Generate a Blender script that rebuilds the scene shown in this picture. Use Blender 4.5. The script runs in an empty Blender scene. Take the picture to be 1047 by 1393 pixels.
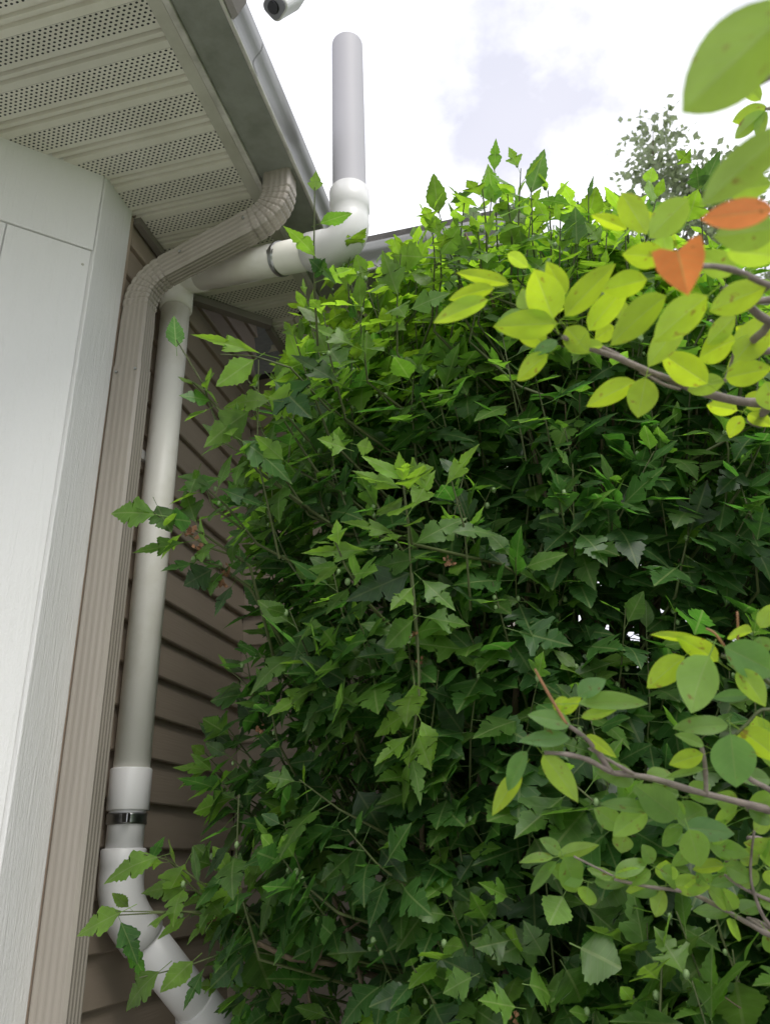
import bpy, math, random
import numpy as np
from mathutils import Vector, Matrix
from mathutils.bvhtree import BVHTree

random.seed(7)
rng = np.random.default_rng(11)
S = bpy.context.scene
COL = S.collection

# ------------------------------------------------------------------ camera
FPX, CX, CY = 1075.0, 523.5, 696.5          # focal length and centre in photo pixels
EYE = np.array([0.0, 0.0, 1.5])
_c = lambda px, py: np.array([px - CX, -(py - CY), FPX])
_n = lambda v: v / np.linalg.norm(v)
_up = _n(_c(445, -1721))
_d1 = _c(815, 1142)
_Y = _n(_d1 - _up * (_d1 @ _up))
_X = np.cross(_up, _Y)
if _X[0] < 0:
    _X = -_X
ROT = np.stack([_X, _Y, _up])               # world = ROT @ (right, up, forward)
cd = bpy.data.cameras.new('camera')
cam = bpy.data.objects.new('camera', cd)
COL.objects.link(cam)
m = Matrix.Identity(4)
for i in range(3):
    m[i][0], m[i][1], m[i][2], m[i][3] = ROT[i, 0], ROT[i, 1], -ROT[i, 2], EYE[i]
cam.matrix_world = m
cd.sensor_fit = 'VERTICAL'
cd.sensor_height = 36.0
cd.lens = 36.0 * FPX / 1393.0
cd.clip_start, cd.clip_end = 0.02, 600
cd.dof.use_dof = True
cd.dof.focus_distance = 1.75
cd.dof.aperture_fstop = 6.5
S.camera = cam

def at(px, py, d):
    """the point seen at that photo pixel, d metres deep"""
    return EYE + ROT @ (_c(px, py) / FPX * d)

# ------------------------------------------------------------------ sky, sun, exposure
SUN_EL, SUN_AZ = math.radians(52), math.radians(140)   # high, behind the camera to its right, veiled by cloud
w = bpy.data.worlds.new('World')
S.world = w
w.use_nodes = True
nt = w.node_tree
nt.nodes.clear()
N, L = nt.nodes.new, nt.links.new
out = N('ShaderNodeOutputWorld'); bg = N('ShaderNodeBackground')
sky = N('ShaderNodeTexSky')
sky.sky_type = 'NISHITA'; sky.sun_disc = False
sky.sun_elevation = SUN_EL; sky.sun_rotation = SUN_AZ
sky.dust_density = 2.0
tc = N('ShaderNodeTexCoord')
mp = N('ShaderNodeMapping'); mp.inputs['Location'].default_value = (0.468, 0.124, 0.180); mp.inputs['Scale'].default_value = (1, 1, 1.5)
no = N('ShaderNodeTexNoise'); no.inputs['Scale'].default_value = 2.1; no.inputs['Detail'].default_value = 8; no.inputs['Roughness'].default_value = 0.58
rp = N('ShaderNodeValToRGB')
rp.color_ramp.elements[0].position = 0.36; rp.color_ramp.elements[0].color = (3.6, 3.62, 4.1, 1)
rp.color_ramp.elements[1].position = 0.69; rp.color_ramp.elements[1].color = (10.2, 10.3, 10.5, 1)
no2 = N('ShaderNodeTexNoise'); no2.inputs['Scale'].default_value = 1.3; no2.inputs['Detail'].default_value = 4
rp2 = N('ShaderNodeValToRGB')
rp2.color_ramp.elements[0].position = 0.3; rp2.color_ramp.elements[0].color = (0.75, 0.75, 0.75, 1)
rp2.color_ramp.elements[1].position = 0.5; rp2.color_ramp.elements[1].color = (1, 1, 1, 1)
mx = N('ShaderNodeMix'); mx.data_type = 'RGBA'
L(tc.outputs['Generated'], mp.inputs['Vector']); L(mp.outputs[0], no.inputs['Vector']); L(no.outputs['Fac'], rp.inputs[0])
L(tc.outputs['Generated'], no2.inputs['Vector']); L(no2.outputs['Fac'], rp2.inputs[0])
L(rp2.outputs[0], mx.inputs['Factor']); L(sky.outputs[0], mx.inputs['A']); L(rp.outputs[0], mx.inputs['B'])
L(mx.outputs['Result'], bg.inputs[0]); bg.inputs[1].default_value = 0.1
L(bg.outputs[0], out.inputs[0])

sd = bpy.data.lights.new('sun', 'SUN')
sd.energy = 0.85; sd.angle = math.radians(28); sd.color = (1.0, 0.96, 0.9)
so = bpy.data.objects.new('sun', sd); COL.objects.link(so)
_sd = Vector((math.sin(SUN_AZ) * math.cos(SUN_EL), math.cos(SUN_AZ) * math.cos(SUN_EL), math.sin(SUN_EL)))
so.rotation_euler = _sd.to_track_quat('Z', 'Y').to_euler()
so.location = (0, 0, 20)

S.view_settings.view_transform = 'Standard'
S.view_settings.look = 'None'
S.view_settings.exposure = 1.28
S.view_settings.gamma = 1.0
S.view_settings.use_curve_mapping = False
S.cycles.use_denoising = True
S.cycles.max_bounces = 10
S.cycles.diffuse_bounces = 5
S.cycles.transmission_bounces = 6
S.cycles.sample_clamp_indirect = 8.0

# ------------------------------------------------------------------ helpers
def tag(o, label=None, cat=None, group=None, kind=None):
    if label: o['label'] = label
    if cat: o['category'] = cat
    if group: o['group'] = group
    if kind: o['kind'] = kind
    return o

def empty(name, loc, label, cat, group=None):
    o = bpy.data.objects.new(name, None); COL.objects.link(o)
    o.empty_display_size = 0.1
    o.location = loc
    return tag(o, label, cat, group)

class MB:
    def __init__(s):
        s.v, s.f, s.sm = [], [], []
    def add(s, vs, fs, smooth=False):
        b = len(s.v)
        s.v += [tuple(map(float, p)) for p in vs]
        s.f += [tuple(i + b for i in f) for f in fs]
        s.sm += [smooth] * len(fs)
    def box(s, a, b):
        x0, y0, z0 = a; x1, y1, z1 = b
        s.add([(x0,y0,z0),(x1,y0,z0),(x1,y1,z0),(x0,y1,z0),(x0,y0,z1),(x1,y0,z1),(x1,y1,z1),(x0,y1,z1)],
              [(0,3,2,1),(4,5,6,7),(0,1,5,4),(1,2,6,5),(2,3,7,6),(3,0,4,7)])
    def prism(s, prof, fn, closed=True, cap=True, smooth=False):
        """prof: list of 2-D points; fn(u, v, k) -> 3-D point for end k = 0, 1"""
        n = len(prof)
        vs = [fn(u, v, 0) for u, v in prof] + [fn(u, v, 1) for u, v in prof]
        fs = [(i, (i + 1) % n, (i + 1) % n + n, i + n) for i in range(n if closed else n - 1)]
        if cap and closed:
            fs += [tuple(range(n))[::-1], tuple(range(n, 2 * n))]
        s.add(vs, fs, smooth)
    def tube(s, pts, r, sides=8, smooth=True, cap=True):
        pts = [Vector(p) for p in pts]
        rs = r if hasattr(r, '__len__') else [r] * len(pts)
        prev = None; rings = []
        for i, p in enumerate(pts):
            t = (pts[min(i + 1, len(pts) - 1)] - pts[max(i - 1, 0)])
            t = t.normalized() if t.length > 1e-9 else Vector((0, 0, 1))
            if prev is None:
                a = t.orthogonal().normalized()
            else:
                a = prev - t * prev.dot(t); a = a.normalized() if a.length > 1e-6 else t.orthogonal().normalized()
            prev = a; b = t.cross(a)
            rings.append([p + (a * math.cos(2 * math.pi * k / sides) + b * math.sin(2 * math.pi * k / sides)) * rs[i] for k in range(sides)])
        vs = [q for rg in rings for q in rg]; fs = []
        for i in range(len(rings) - 1):
            for k in range(sides):
                k2 = (k + 1) % sides
                fs.append((i * sides + k, i * sides + k2, (i + 1) * sides + k2, (i + 1) * sides + k))
        s.add(vs, fs, smooth)
        if cap:
            b = len(s.v) - len(vs)
            s.f += [tuple(b + k for k in range(sides))[::-1], tuple(b + (len(rings) - 1) * sides + k for k in range(sides))]
            s.sm += [False, False]
    def pipe(s, pts, r, wall=0.006, sides=32, open_end=True):
        """a tube with an open far end one can look into"""
        s.tube(pts, r, sides, True, not open_end)
    def ball(s, c, r, sq=(1, 1, 1), seg=8, rings=5):
        vs, fs = [], []
        for i in range(rings + 1):
            th = math.pi * i / rings
            for k in range(seg):
                ph = 2 * math.pi * k / seg
                vs.append((c[0] + r * sq[0] * math.sin(th) * math.cos(ph), c[1] + r * sq[1] * math.sin(th) * math.sin(ph), c[2] + r * sq[2] * math.cos(th)))
        for i in range(rings):
            for k in range(seg):
                fs.append((i * seg + k, (i + 1) * seg + k, (i + 1) * seg + (k + 1) % seg, i * seg + (k + 1) % seg))
        s.add(vs, fs, True)
    def mesh(s, name, mat, origin=(0, 0, 0)):
        me = bpy.data.meshes.new(name)
        o = origin
        me.from_pydata([(v[0] - o[0], v[1] - o[1], v[2] - o[2]) for v in s.v], [], s.f)
        me.polygons.foreach_set('use_smooth', s.sm)
        me.materials.append(mat)
        me.update()
        return me
    def build(s, name, mat, parent=None, origin=None, bevel=0):
        o = origin if origin is not None else (parent_origin(parent) if parent else (0, 0, 0))
        me = s.mesh(name, mat, o)
        ob = bpy.data.objects.new(name, me); COL.objects.link(ob)
        if parent:
            ob.parent = parent
            po = parent_origin(parent)
            ob.location = (o[0] - po[0], o[1] - po[1], o[2] - po[2])
        else:
            ob.location = o
        if bevel:
            b = ob.modifiers.new('bevel', 'BEVEL'); b.width = bevel; b.segments = 2; b.limit_method = 'ANGLE'
        return ob

def parent_origin(o):
    p = Vector(o.location)
    while o.parent:
        o = o.parent; p += o.location
    return tuple(p)

def arc(c0, d0, d1, r, n=10):
    """centre line of a bend: corner c0, coming along d0, leaving along d1, tangent length r"""
    c0, d0, d1 = Vector(c0), Vector(d0).normalized(), Vector(d1).normalized()
    a, b = c0 - d0 * r, c0 + d1 * r
    return [(a * (1 - t) ** 2 + c0 * 2 * t * (1 - t) * 1.0 + b * t * t) for t in [i / n for i in range(n + 1)]]

# ------------------------------------------------------------------ materials
def new_mat(name):
    mt = bpy.data.materials.new(name); mt.use_nodes = True
    nt = mt.node_tree; b = nt.nodes['Principled BSDF']
    return mt, nt, b

def rgba(c): return (c[0], c[1], c[2], 1)

def simple(name, col, rough=0.5, var=0.12, scale=6.0, bump=0.0, bscale=120.0, stretch=(1, 1, 1), metal=0.0, spec=0.5, dirt=None, dscale=3.0, dlo=0.45, dhi=0.75, pieces=0.0):
    mt, nt, b = new_mat(name)
    N, L = nt.nodes.new, nt.links.new
    tc = N('ShaderNodeTexCoord'); mp = N('ShaderNodeMapping'); mp.inputs['Scale'].default_value = stretch
    L(tc.outputs['Object'], mp.inputs['Vector'])
    n1 = N('ShaderNodeTexNoise'); n1.inputs['Scale'].default_value = scale; n1.inputs['Detail'].default_value = 6
    L(mp.outputs[0], n1.inputs['Vector'])
    r = N('ShaderNodeValToRGB')
    r.color_ramp.elements[0].position = 0.3; r.color_ramp.elements[0].color = rgba([c * (1 - var) for c in col])
    r.color_ramp.elements[1].position = 0.7; r.color_ramp.elements[1].color = rgba([min(1, c * (1 + var)) for c in col])
    L(n1.outputs['Fac'], r.inputs[0])
    colout = r.outputs[0]
    if dirt:
        n3 = N('ShaderNodeTexNoise'); n3.inputs['Scale'].default_value = dscale; n3.inputs['Detail'].default_value = 8; n3.inputs['Roughness'].default_value = 0.65
        L(mp.outputs[0], n3.inputs['Vector'])
        r3 = N('ShaderNodeValToRGB'); r3.color_ramp.elements[0].position = dlo; r3.color_ramp.elements[1].position = dhi
        L(n3.outputs['Fac'], r3.inputs[0])
        mx = N('ShaderNodeMix'); mx.data_type = 'RGBA'; mx.inputs['B'].default_value = rgba(dirt)
        L(r3.outputs[0], mx.inputs['Factor']); L(colout, mx.inputs['A']); colout = mx.outputs['Result']
    if pieces:
        oi = N('ShaderNodeObjectInfo'); mr = N('ShaderNodeMapRange'); mr.inputs['To Min'].default_value = 1 - pieces; mr.inputs['To Max'].default_value = 1 + pieces
        hv = N('ShaderNodeHueSaturation'); L(oi.outputs['Random'], mr.inputs['Value']); L(mr.outputs[0], hv.inputs['Value']); L(colout, hv.inputs['Color']); colout = hv.outputs[0]
    L(colout, b.inputs['Base Color'])
    b.inputs['Roughness'].default_value = rough; b.inputs['Metallic'].default_value = metal
    b.inputs['Specular IOR Level'].default_value = spec
    if bump:
        n2 = N('ShaderNodeTexNoise'); n2.inputs['Scale'].default_value = bscale; n2.inputs['Detail'].default_value = 4
        L(mp.outputs[0], n2.inputs['Vector'])
        bp = N('ShaderNodeBump'); bp.inputs['Strength'].default_value = bump; bp.inputs['Distance'].default_value = 0.004
        L(n2.outputs['Fac'], bp.inputs['Height']); L(bp.outputs[0], b.inputs['Normal'])
    return mt

M = {}
M['pvc'] = simple('pvc', (0.86, 0.84, 0.77), 0.38, 0.03, 3, 0.03, 60, dirt=(0.64, 0.61, 0.50), dscale=4, dlo=0.5, dhi=0.85)
M['pvc_fitting'] = simple('pvc_fitting', (0.70, 0.695, 0.685), 0.32, 0.02, 3)
M['riser'] = simple('riser', (0.42, 0.41, 0.44), 0.6, 0.03, 3)  # same white plastic, coloured darker to offset how strongly the sky lights it
M['steel'] = simple('steel', (0.42, 0.43, 0.44), 0.28, 0.1, 20, metal=1.0)
M['rubber'] = simple('rubber', (0.05, 0.055, 0.06), 0.5, 0.1, 20)
M['downspout'] = simple('downspout', (0.33, 0.298, 0.255), 0.42, 0.06, 2.5, stretch=(6, 6, 0.6), dirt=(0.25, 0.22, 0.18), dscale=2.2, dlo=0.5, dhi=0.9)
M['gutter'] = simple('gutter', (0.27, 0.272, 0.262), 0.36, 0.06, 5, stretch=(1, .3, 1), dirt=(0.2, 0.2, 0.17), dscale=3.5, dlo=0.5, dhi=0.85, metal=0.4)
M['gutter_bottom'] = simple('gutter_bottom', (0.26, 0.27, 0.24), 0.5, 0.12, 7, dirt=(0.14, 0.15, 0.12), dscale=6, dlo=0.45, dhi=0.75)
M['lip'] = simple('lip', (0.62, 0.6, 0.56), 0.35, 0.1, 8, dirt=(0.3, 0.29, 0.25), dscale=10)
M['trim'] = simple('trim', (0.50, 0.49, 0.42), 0.5, 0.06, 6, dirt=(0.36, 0.35, 0.28), dscale=5)
M['dark_trim'] = simple('dark_trim', (0.21, 0.19, 0.17), 0.55, 0.08, 6)
M['tan_trim'] = simple('tan_trim', (0.40, 0.32, 0.25), 0.6, 0.1, 10)
M['siding'] = simple('siding', (0.345, 0.285, 0.225), 0.5, 0.09, 3, 0.25, 50, stretch=(1, .15, 3), dirt=(0.20, 0.17, 0.14), dscale=2.0, dlo=.48, dhi=.8, pieces=.07)
M['siding_dark'] = simple('siding_dark', (0.03, 0.026, 0.024), 0.8)
M['shingle'] = simple('shingle', (0.08, 0.075, 0.07), 0.9, 0.3, 30, 0.4, 150)
M['white_plastic'] = simple('white_plastic', (0.7, 0.7, 0.7), 0.35, 0.03)
M['black_glass'] = simple('black_glass', (0.20, 0.20, 0.23), 0.4)
M['lens'] = simple('lens', (0.01, 0.01, 0.015), 0.05)
M['bark'] = simple('bark', (0.17, 0.125, 0.085), 0.85, 0.3, 40, 0.6, 200, stretch=(1, 1, .25))
M['grey_bark'] = simple('grey_bark', (0.20, 0.165, 0.145), 0.7, 0.25, 60, 0.4, 300, stretch=(1, 1, 1))
M['twig'] = simple('twig', (0.075, 0.095, 0.03), 0.6, 0.2, 40)
M['red_twig'] = simple('red_twig', (0.30, 0.15, 0.07), 0.6, 0.2, 40)
M['bud'] = simple('bud', (0.17, 0.26, 0.10), 0.5, 0.15, 60)
M['dry'] = simple('dry', (0.20, 0.10, 0.05), 0.8, 0.4, 60)
M['soil'] = simple('soil', (0.07, 0.05, 0.035), 0.95, 0.3, 20, 0.8, 60)
M['concrete'] = simple('concrete', (0.45, 0.435, 0.40), 0.85, 0.12, 8, 0.3, 90)
M['neighbor'] = simple('neighbor', (0.68, 0.60, 0.57), 0.6, 0.04)
M['neighbor_trim'] = simple('neighbor_trim', (0.78, 0.77, 0.75), 0.5, 0.03)
M['glass'] = simple('window_glass', (0.03, 0.04, 0.05), 0.06, 0.02)

def lawn_mat():
    mt, nt, b = new_mat('lawn')
    N, L = nt.nodes.new, nt.links.new
    tc = N('ShaderNodeTexCoord'); n1 = N('ShaderNodeTexNoise'); n1.inputs['Scale'].default_value = 0.5; n1.inputs['Detail'].default_value = 12; n1.inputs['Roughness'].default_value = 0.7
    L(tc.outputs['Object'], n1.inputs['Vector'])
    r = N('ShaderNodeValToRGB'); r.color_ramp.elements[0].color = (0.06, 0.10, 0.025, 1); r.color_ramp.elements[1].color = (0.14, 0.19, 0.06, 1)
    r.color_ramp.elements[0].position = .35; r.color_ramp.elements[1].position = .7
    L(n1.outputs['Fac'], r.inputs[0]); L(r.outputs[0], b.inputs['Base Color']); b.inputs['Roughness'].default_value = 0.9
    n2 = N('ShaderNodeTexNoise'); n2.inputs['Scale'].default_value = 60
    L(tc.outputs['Object'], n2.inputs['Vector'])
    bp = N('ShaderNodeBump'); bp.inputs['Distance'].default_value = 0.05; L(n2.outputs['Fac'], bp.inputs['Height']); L(bp.outputs[0], b.inputs['Normal'])
    return mt
M['lawn'] = lawn_mat()

def soffit_mat():
    """painted aluminium with staggered rows of slots punched in each flat band (uv: metres along the panel, metres across it)"""
    mt, nt, b = new_mat('soffit')
    N, L = nt.nodes.new, nt.links.new
    uv = N('ShaderNodeUVMap'); uv.uv_map = 'UVMap'
    sp = N('ShaderNodeSeparateXYZ'); L(uv.outputs[0], sp.inputs[0])
    def math_(op, a, bb=None, v=None, c=None):
        n = N('ShaderNodeMath'); n.operation = op
        L(a, n.inputs[0]) if not isinstance(a, float) else setattr(n.inputs[0], 'default_value', a)
        if bb is not None: L(bb, n.inputs[1])
        if v is not None: n.inputs[1].default_value = v
        return n.outputs[0]
    ROW, PIT = 0.0090, 0.0155
    row = math_('DIVIDE', sp.outputs['Y'], v=ROW)
    rowi = math_('FLOOR', row)
    rowf = math_('SUBTRACT', row, rowi)
    off = math_('MULTIPLY', math_('MODULO', rowi, v=2.0), v=0.5)
    colf = math_('FRACT', math_('ADD', math_('DIVIDE', sp.outputs['X'], v=PIT), off))
    dx = math_('MULTIPLY', math_('SUBTRACT', colf, v=0.5), v=PIT / 0.0039)
    dy = math_('MULTIPLY', math_('SUBTRACT', rowf, v=0.5), v=ROW / 0.0026)
    d2 = math_('ADD', math_('POWER', math_('ABSOLUTE', dx), v=2.0), math_('POWER', math_('ABSOLUTE', dy), v=2.0))
    hole = math_('LESS_THAN', d2, v=1.0)
    inb = math_('MULTIPLY', math_('GREATER_THAN', sp.outputs['Y'], v=0.0), math_('LESS_THAN', sp.outputs['Y'], v=7 * ROW))
    hole = math_('MULTIPLY', hole, inb)
    tc = N('ShaderNodeTexCoord'); n1 = N('ShaderNodeTexNoise'); n1.inputs['Scale'].default_value = 5; n1.inputs['Detail'].default_value = 6
    L(tc.outputs['Object'], n1.inputs['Vector'])
    r = N('ShaderNodeValToRGB'); r.color_ramp.elements[0].color = (0.64, 0.62, 0.53, 1); r.color_ramp.elements[1].color = (0.76, 0.74, 0.66, 1)
    r.color_ramp.elements[0].position = .3; r.color_ramp.elements[1].position = .7
    e3 = r.color_ramp.elements.new(.18); e3.color = (0.42, 0.40, 0.31, 1)
    n1.inputs['Roughness'].default_value = .7
    oi = N('ShaderNodeObjectInfo'); mr = N('ShaderNodeMapRange'); mr.inputs['To Min'].default_value = .93; mr.inputs['To Max'].default_value = 1.05
    hv = N('ShaderNodeHueSaturation'); L(oi.outputs['Random'], mr.inputs['Value']); L(mr.outputs[0], hv.inputs['Value']); L(r.outputs[0], hv.inputs['Color'])
    L(n1.outputs['Fac'], r.inputs[0])
    mx = N('ShaderNodeMix'); mx.data_type = 'RGBA'; mx.inputs['B'].default_value = (0.012, 0.012, 0.01, 1)
    L(hole, mx.inputs['Factor']); L(hv.outputs[0], mx.inputs['A']); L(mx.outputs['Result'], b.inputs['Base Color'])
    b.inputs['Roughness'].default_value = 0.5
    return mt
M['soffit'] = soffit_mat()

def wood_white(name, grain, scale):
    mt, nt, b = new_mat(name)
    N, L = nt.nodes.new, nt.links.new
    tc = N('ShaderNodeTexCoord'); mp = N('ShaderNodeMapping'); mp.inputs['Scale'].default_value = (scale, scale, scale * 0.06)
    L(tc.outputs['Object'], mp.inputs['Vector'])
    n1 = N('ShaderNodeTexNoise'); n1.inputs['Scale'].default_value = 1.0; n1.inputs['Detail'].default_value = 5; n1.inputs['Distortion'].default_value = 1.2
    L(mp.outputs[0], n1.inputs['Vector'])
    n2 = N('ShaderNodeTexNoise'); n2.inputs['Scale'].default_value = 160; n2.inputs['Detail'].default_value = 3
    L(tc.outputs['Object'], n2.inputs['Vector'])
    ad = N('ShaderNodeMath'); ad.operation = 'MULTIPLY_ADD'; ad.inputs[1].default_value = 0.35
    L(n2.outputs['Fac'], ad.inputs[0]); L(n1.outputs['Fac'], ad.inputs[2])
    bp = N('ShaderNodeBump'); bp.inputs['Strength'].default_value = grain; bp.inputs['Distance'].default_value = 0.006
    L(ad.outputs[0], bp.inputs['Height']); L(bp.outputs[0], b.inputs['Normal'])
    n3 = N('ShaderNodeTexNoise'); n3.inputs['Scale'].default_value = 2.5; n3.inputs['Detail'].default_value = 6
    L(tc.outputs['Object'], n3.inputs['Vector'])
    r = N('ShaderNodeValToRGB'); r.color_ramp.elements[0].color = (0.72, 0.72, 0.70, 1); r.color_ramp.elements[1].color = (0.78, 0.78, 0.775, 1)
    L(n3.outputs['Fac'], r.inputs[0]); L(r.outputs[0], b.inputs['Base Color'])
    b.inputs['Roughness'].default_value = 0.55
    return mt
M['white_panel'] = wood_white('white_panel', 0.45, 55)
M['white_board'] = wood_white('white_board', 0.4, 110)

def leaf_mat(name, old, young, t_old, t_young, back=1.5, gloss=0.38, spots=0.0, spotcol=(0.25, 0.10, 0.03), nv=6.0, transl=0.5, even=0.0):
    """tint.r young..old, tint.g random per leaf, tint.b orange; uv.x -1..1 across, uv.y 0..1 along"""
    mt, nt, b = new_mat(name)
    N, L = nt.nodes.new, nt.links.new
    def mix(fac, a, bb):
        n = N('ShaderNodeMix'); n.data_type = 'RGBA'
        for s, x in (('Factor', fac), ('A', a), ('B', bb)):
            if hasattr(x, 'links') or hasattr(x, 'is_linked'): L(x, n.inputs[s])
            elif isinstance(x, tuple): n.inputs[s].default_value = rgba(x)
            else: n.inputs[s].default_value = x
        return n.outputs['Result']
    def mth(op, a, v=None, bb=None):
        n = N('ShaderNodeMath'); n.operation = op
        if isinstance(a, (int, float)): n.inputs[0].default_value = a
        else: L(a, n.inputs[0])
        if bb is not None: L(bb, n.inputs[1])
        elif v is not None: n.inputs[1].default_value = v
        return n.outputs[0]
    at_ = N('ShaderNodeAttribute'); at_.attribute_name = 'tint'
    sp = N('ShaderNodeSeparateColor'); L(at_.outputs['Color'], sp.inputs[0])
    ge = N('ShaderNodeNewGeometry'); oi = N('ShaderNodeObjectInfo')
    rnd = mth('FRACT', mth('ADD', sp.outputs[1], bb=oi.outputs['Random']))
    uv = N('ShaderNodeUVMap'); uv.uv_map = 'UVMap'
    su = N('ShaderNodeSeparateXYZ'); L(uv.outputs[0], su.inputs[0])
    au = mth('ABSOLUTE', su.outputs['X'])
    # pinnate veins that sweep forward from a pale midrib
    ph = mth('FRACT', mth('MULTIPLY', mth('SUBTRACT', su.outputs['Y'], bb=mth('MULTIPLY', au, v=0.28)), v=nv))
    vein = mth('LESS_THAN', mth('ABSOLUTE', mth('SUBTRACT', ph, v=0.5)), v=0.05)
    mid = mth('LESS_THAN', au, v=0.045)
    vv = mth('MAXIMUM', mth('MULTIPLY', vein, v=0.45), bb=mid)
    tc = N('ShaderNodeTexCoord')
    no = N('ShaderNodeTexNoise'); no.inputs['Scale'].default_value = 2.2; no.inputs['Detail'].default_value = 4
    cx_ = N('ShaderNodeCombineXYZ'); L(mth('MULTIPLY', su.outputs['X'], v=0.5), cx_.inputs[0]); L(mth('MULTIPLY', su.outputs['Y'], v=1.3), cx_.inputs[1]); L(mth('MULTIPLY', rnd, v=40.0), cx_.inputs[2])
    L(cx_.outputs[0], no.inputs['Vector'])
    val = mth('ADD', mth('MULTIPLY', rnd, v=0.75), bb=mth('MULTIPLY', no.outputs['Fac'], v=0.9))   # ~0.2..1.2
    val = mth('ADD', val, v=0.05)
    val = mth('ADD', mth('MULTIPLY', val, v=1 - even), v=even * 1.05)
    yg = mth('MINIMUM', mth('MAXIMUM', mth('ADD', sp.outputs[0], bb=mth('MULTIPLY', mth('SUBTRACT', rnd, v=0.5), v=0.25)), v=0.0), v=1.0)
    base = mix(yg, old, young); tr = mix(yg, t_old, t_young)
    base = mix(sp.outputs[2], base, (0.58, 0.17, 0.05)); tr = mix(sp.outputs[2], tr, (0.92, 0.30, 0.08))
    base = mix(mth('MULTIPLY', vv, v=0.45), base, (0.26, 0.34, 0.12))
    tr = mix(mth('MULTIPLY', vv, v=0.25), tr, (0.50, 0.60, 0.22))
    if spots:
        n4 = N('ShaderNodeTexNoise'); n4.inputs['Scale'].default_value = 3.2; n4.inputs['Detail'].default_value = 3
        L(cx_.outputs[0], n4.inputs['Vector'])
        rr = N('ShaderNodeValToRGB'); rr.color_ramp.elements[0].position = 0.64; rr.color_ramp.elements[1].position = 0.72
        L(n4.outputs['Fac'], rr.inputs[0])
        fs = mth('MULTIPLY', rr.outputs[0], v=spots)
        base = mix(fs, base, spotcol); tr = mix(fs, tr, spotcol)
    hv = N('ShaderNodeHueSaturation'); L(base, hv.inputs['Color']); L(val, hv.inputs['Value'])
    under = mix(mth('MULTIPLY', ge.outputs['Backfacing'], v=1.0), hv.outputs[0], hv.outputs[0])
    hb = N('ShaderNodeHueSaturation'); L(hv.outputs[0], hb.inputs['Color']); hb.inputs['Value'].default_value = back; hb.inputs['Saturation'].default_value = 0.92
    col = mix(ge.outputs['Backfacing'], hv.outputs[0], hb.outputs[0])
    hv2 = N('ShaderNodeHueSaturation'); L(tr, hv2.inputs['Color']); L(val, hv2.inputs['Value'])
    L(col, b.inputs['Base Color'])
    rgh = N('ShaderNodeMix'); rgh.inputs['A'].default_value = gloss; rgh.inputs['B'].default_value = 0.75
    L(ge.outputs['Backfacing'], rgh.inputs['Factor']); L(rgh.outputs['Result'], b.inputs['Roughness'])
    b.inputs['Specular IOR Level'].default_value = 0.4
    bp = N('ShaderNodeBump'); bp.inputs['Strength'].default_value = 0.35; bp.inputs['Distance'].default_value = 0.002; bp.invert = True
    L(mth('ADD', vv, bb=mth('MULTIPLY', no.outputs['Fac'], v=1.2)), bp.inputs['Height']); L(bp.outputs[0], b.inputs['Normal'])
    ts = N('ShaderNodeBsdfTranslucent'); L(hv2.outputs[0], ts.inputs['Color'])
    ms = N('ShaderNodeMixShader'); ms.inputs[0].default_value = transl
    L(b.outputs[0], ms.inputs[1]); L(ts.outputs[0], ms.inputs[2])
    L(ms.outputs[0], nt.nodes['Material Output'].inputs['Surface'])
    return mt
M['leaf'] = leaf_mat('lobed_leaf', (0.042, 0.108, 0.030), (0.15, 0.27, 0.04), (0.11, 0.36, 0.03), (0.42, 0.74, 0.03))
M['oval_leaf'] = leaf_mat('oval_leaf', (0.15, 0.28, 0.11), (0.20, 0.30, 0.03), (0.28, 0.56, 0.08), (0.66, 0.86, 0.02), spots=0.7, nv=7.0, gloss=0.36, transl=0.62, even=0.6)
M['tree_leaf'] = leaf_mat('tree_leaf', (0.15, 0.17, 0.125), (0.18, 0.20, 0.14), (0.24, 0.30, 0.16), (0.3, 0.36, 0.2))  # greyed and paled, distance haze put into the leaf colour

# ------------------------------------------------------------------ ground and surroundings
g = MB(); g.add([(-200, -200, 0), (200, -200, 0), (200, 300, 0), (-200, 300, 0)], [(0, 1, 2, 3)])
tag(g.build('lawn', M['lawn']), kind='structure')
g = MB(); g.add([(-1.2, 0.9, .004), (2.2, 0.9, .004), (2.2, 3.6, .004), (-.2, 3.6, .004), (-.2, 2.69, .004), (-1.2, 2.69, .004)], [(0, 1, 2, 3, 4, 5)])
tag(g.build('planting_bed', M['soil']), kind='structure')
g = MB(); g.box((-2.2, -5, -.1), (3.0, 0.6, 0.02))
tag(g.build('bounce_slab', M['concrete']), kind='structure')  # unseen pale slab, added to bounce light onto wall and soffit

# ------------------------------------------------------------------ house
ZS = 3.40                      # soffit height
XW = -1.190                    # siding plane
house = empty('house', (XW, 1.6, 0), 'house corner with white bay wall, dark taupe lap siding and vented pale soffit', 'house')

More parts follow.
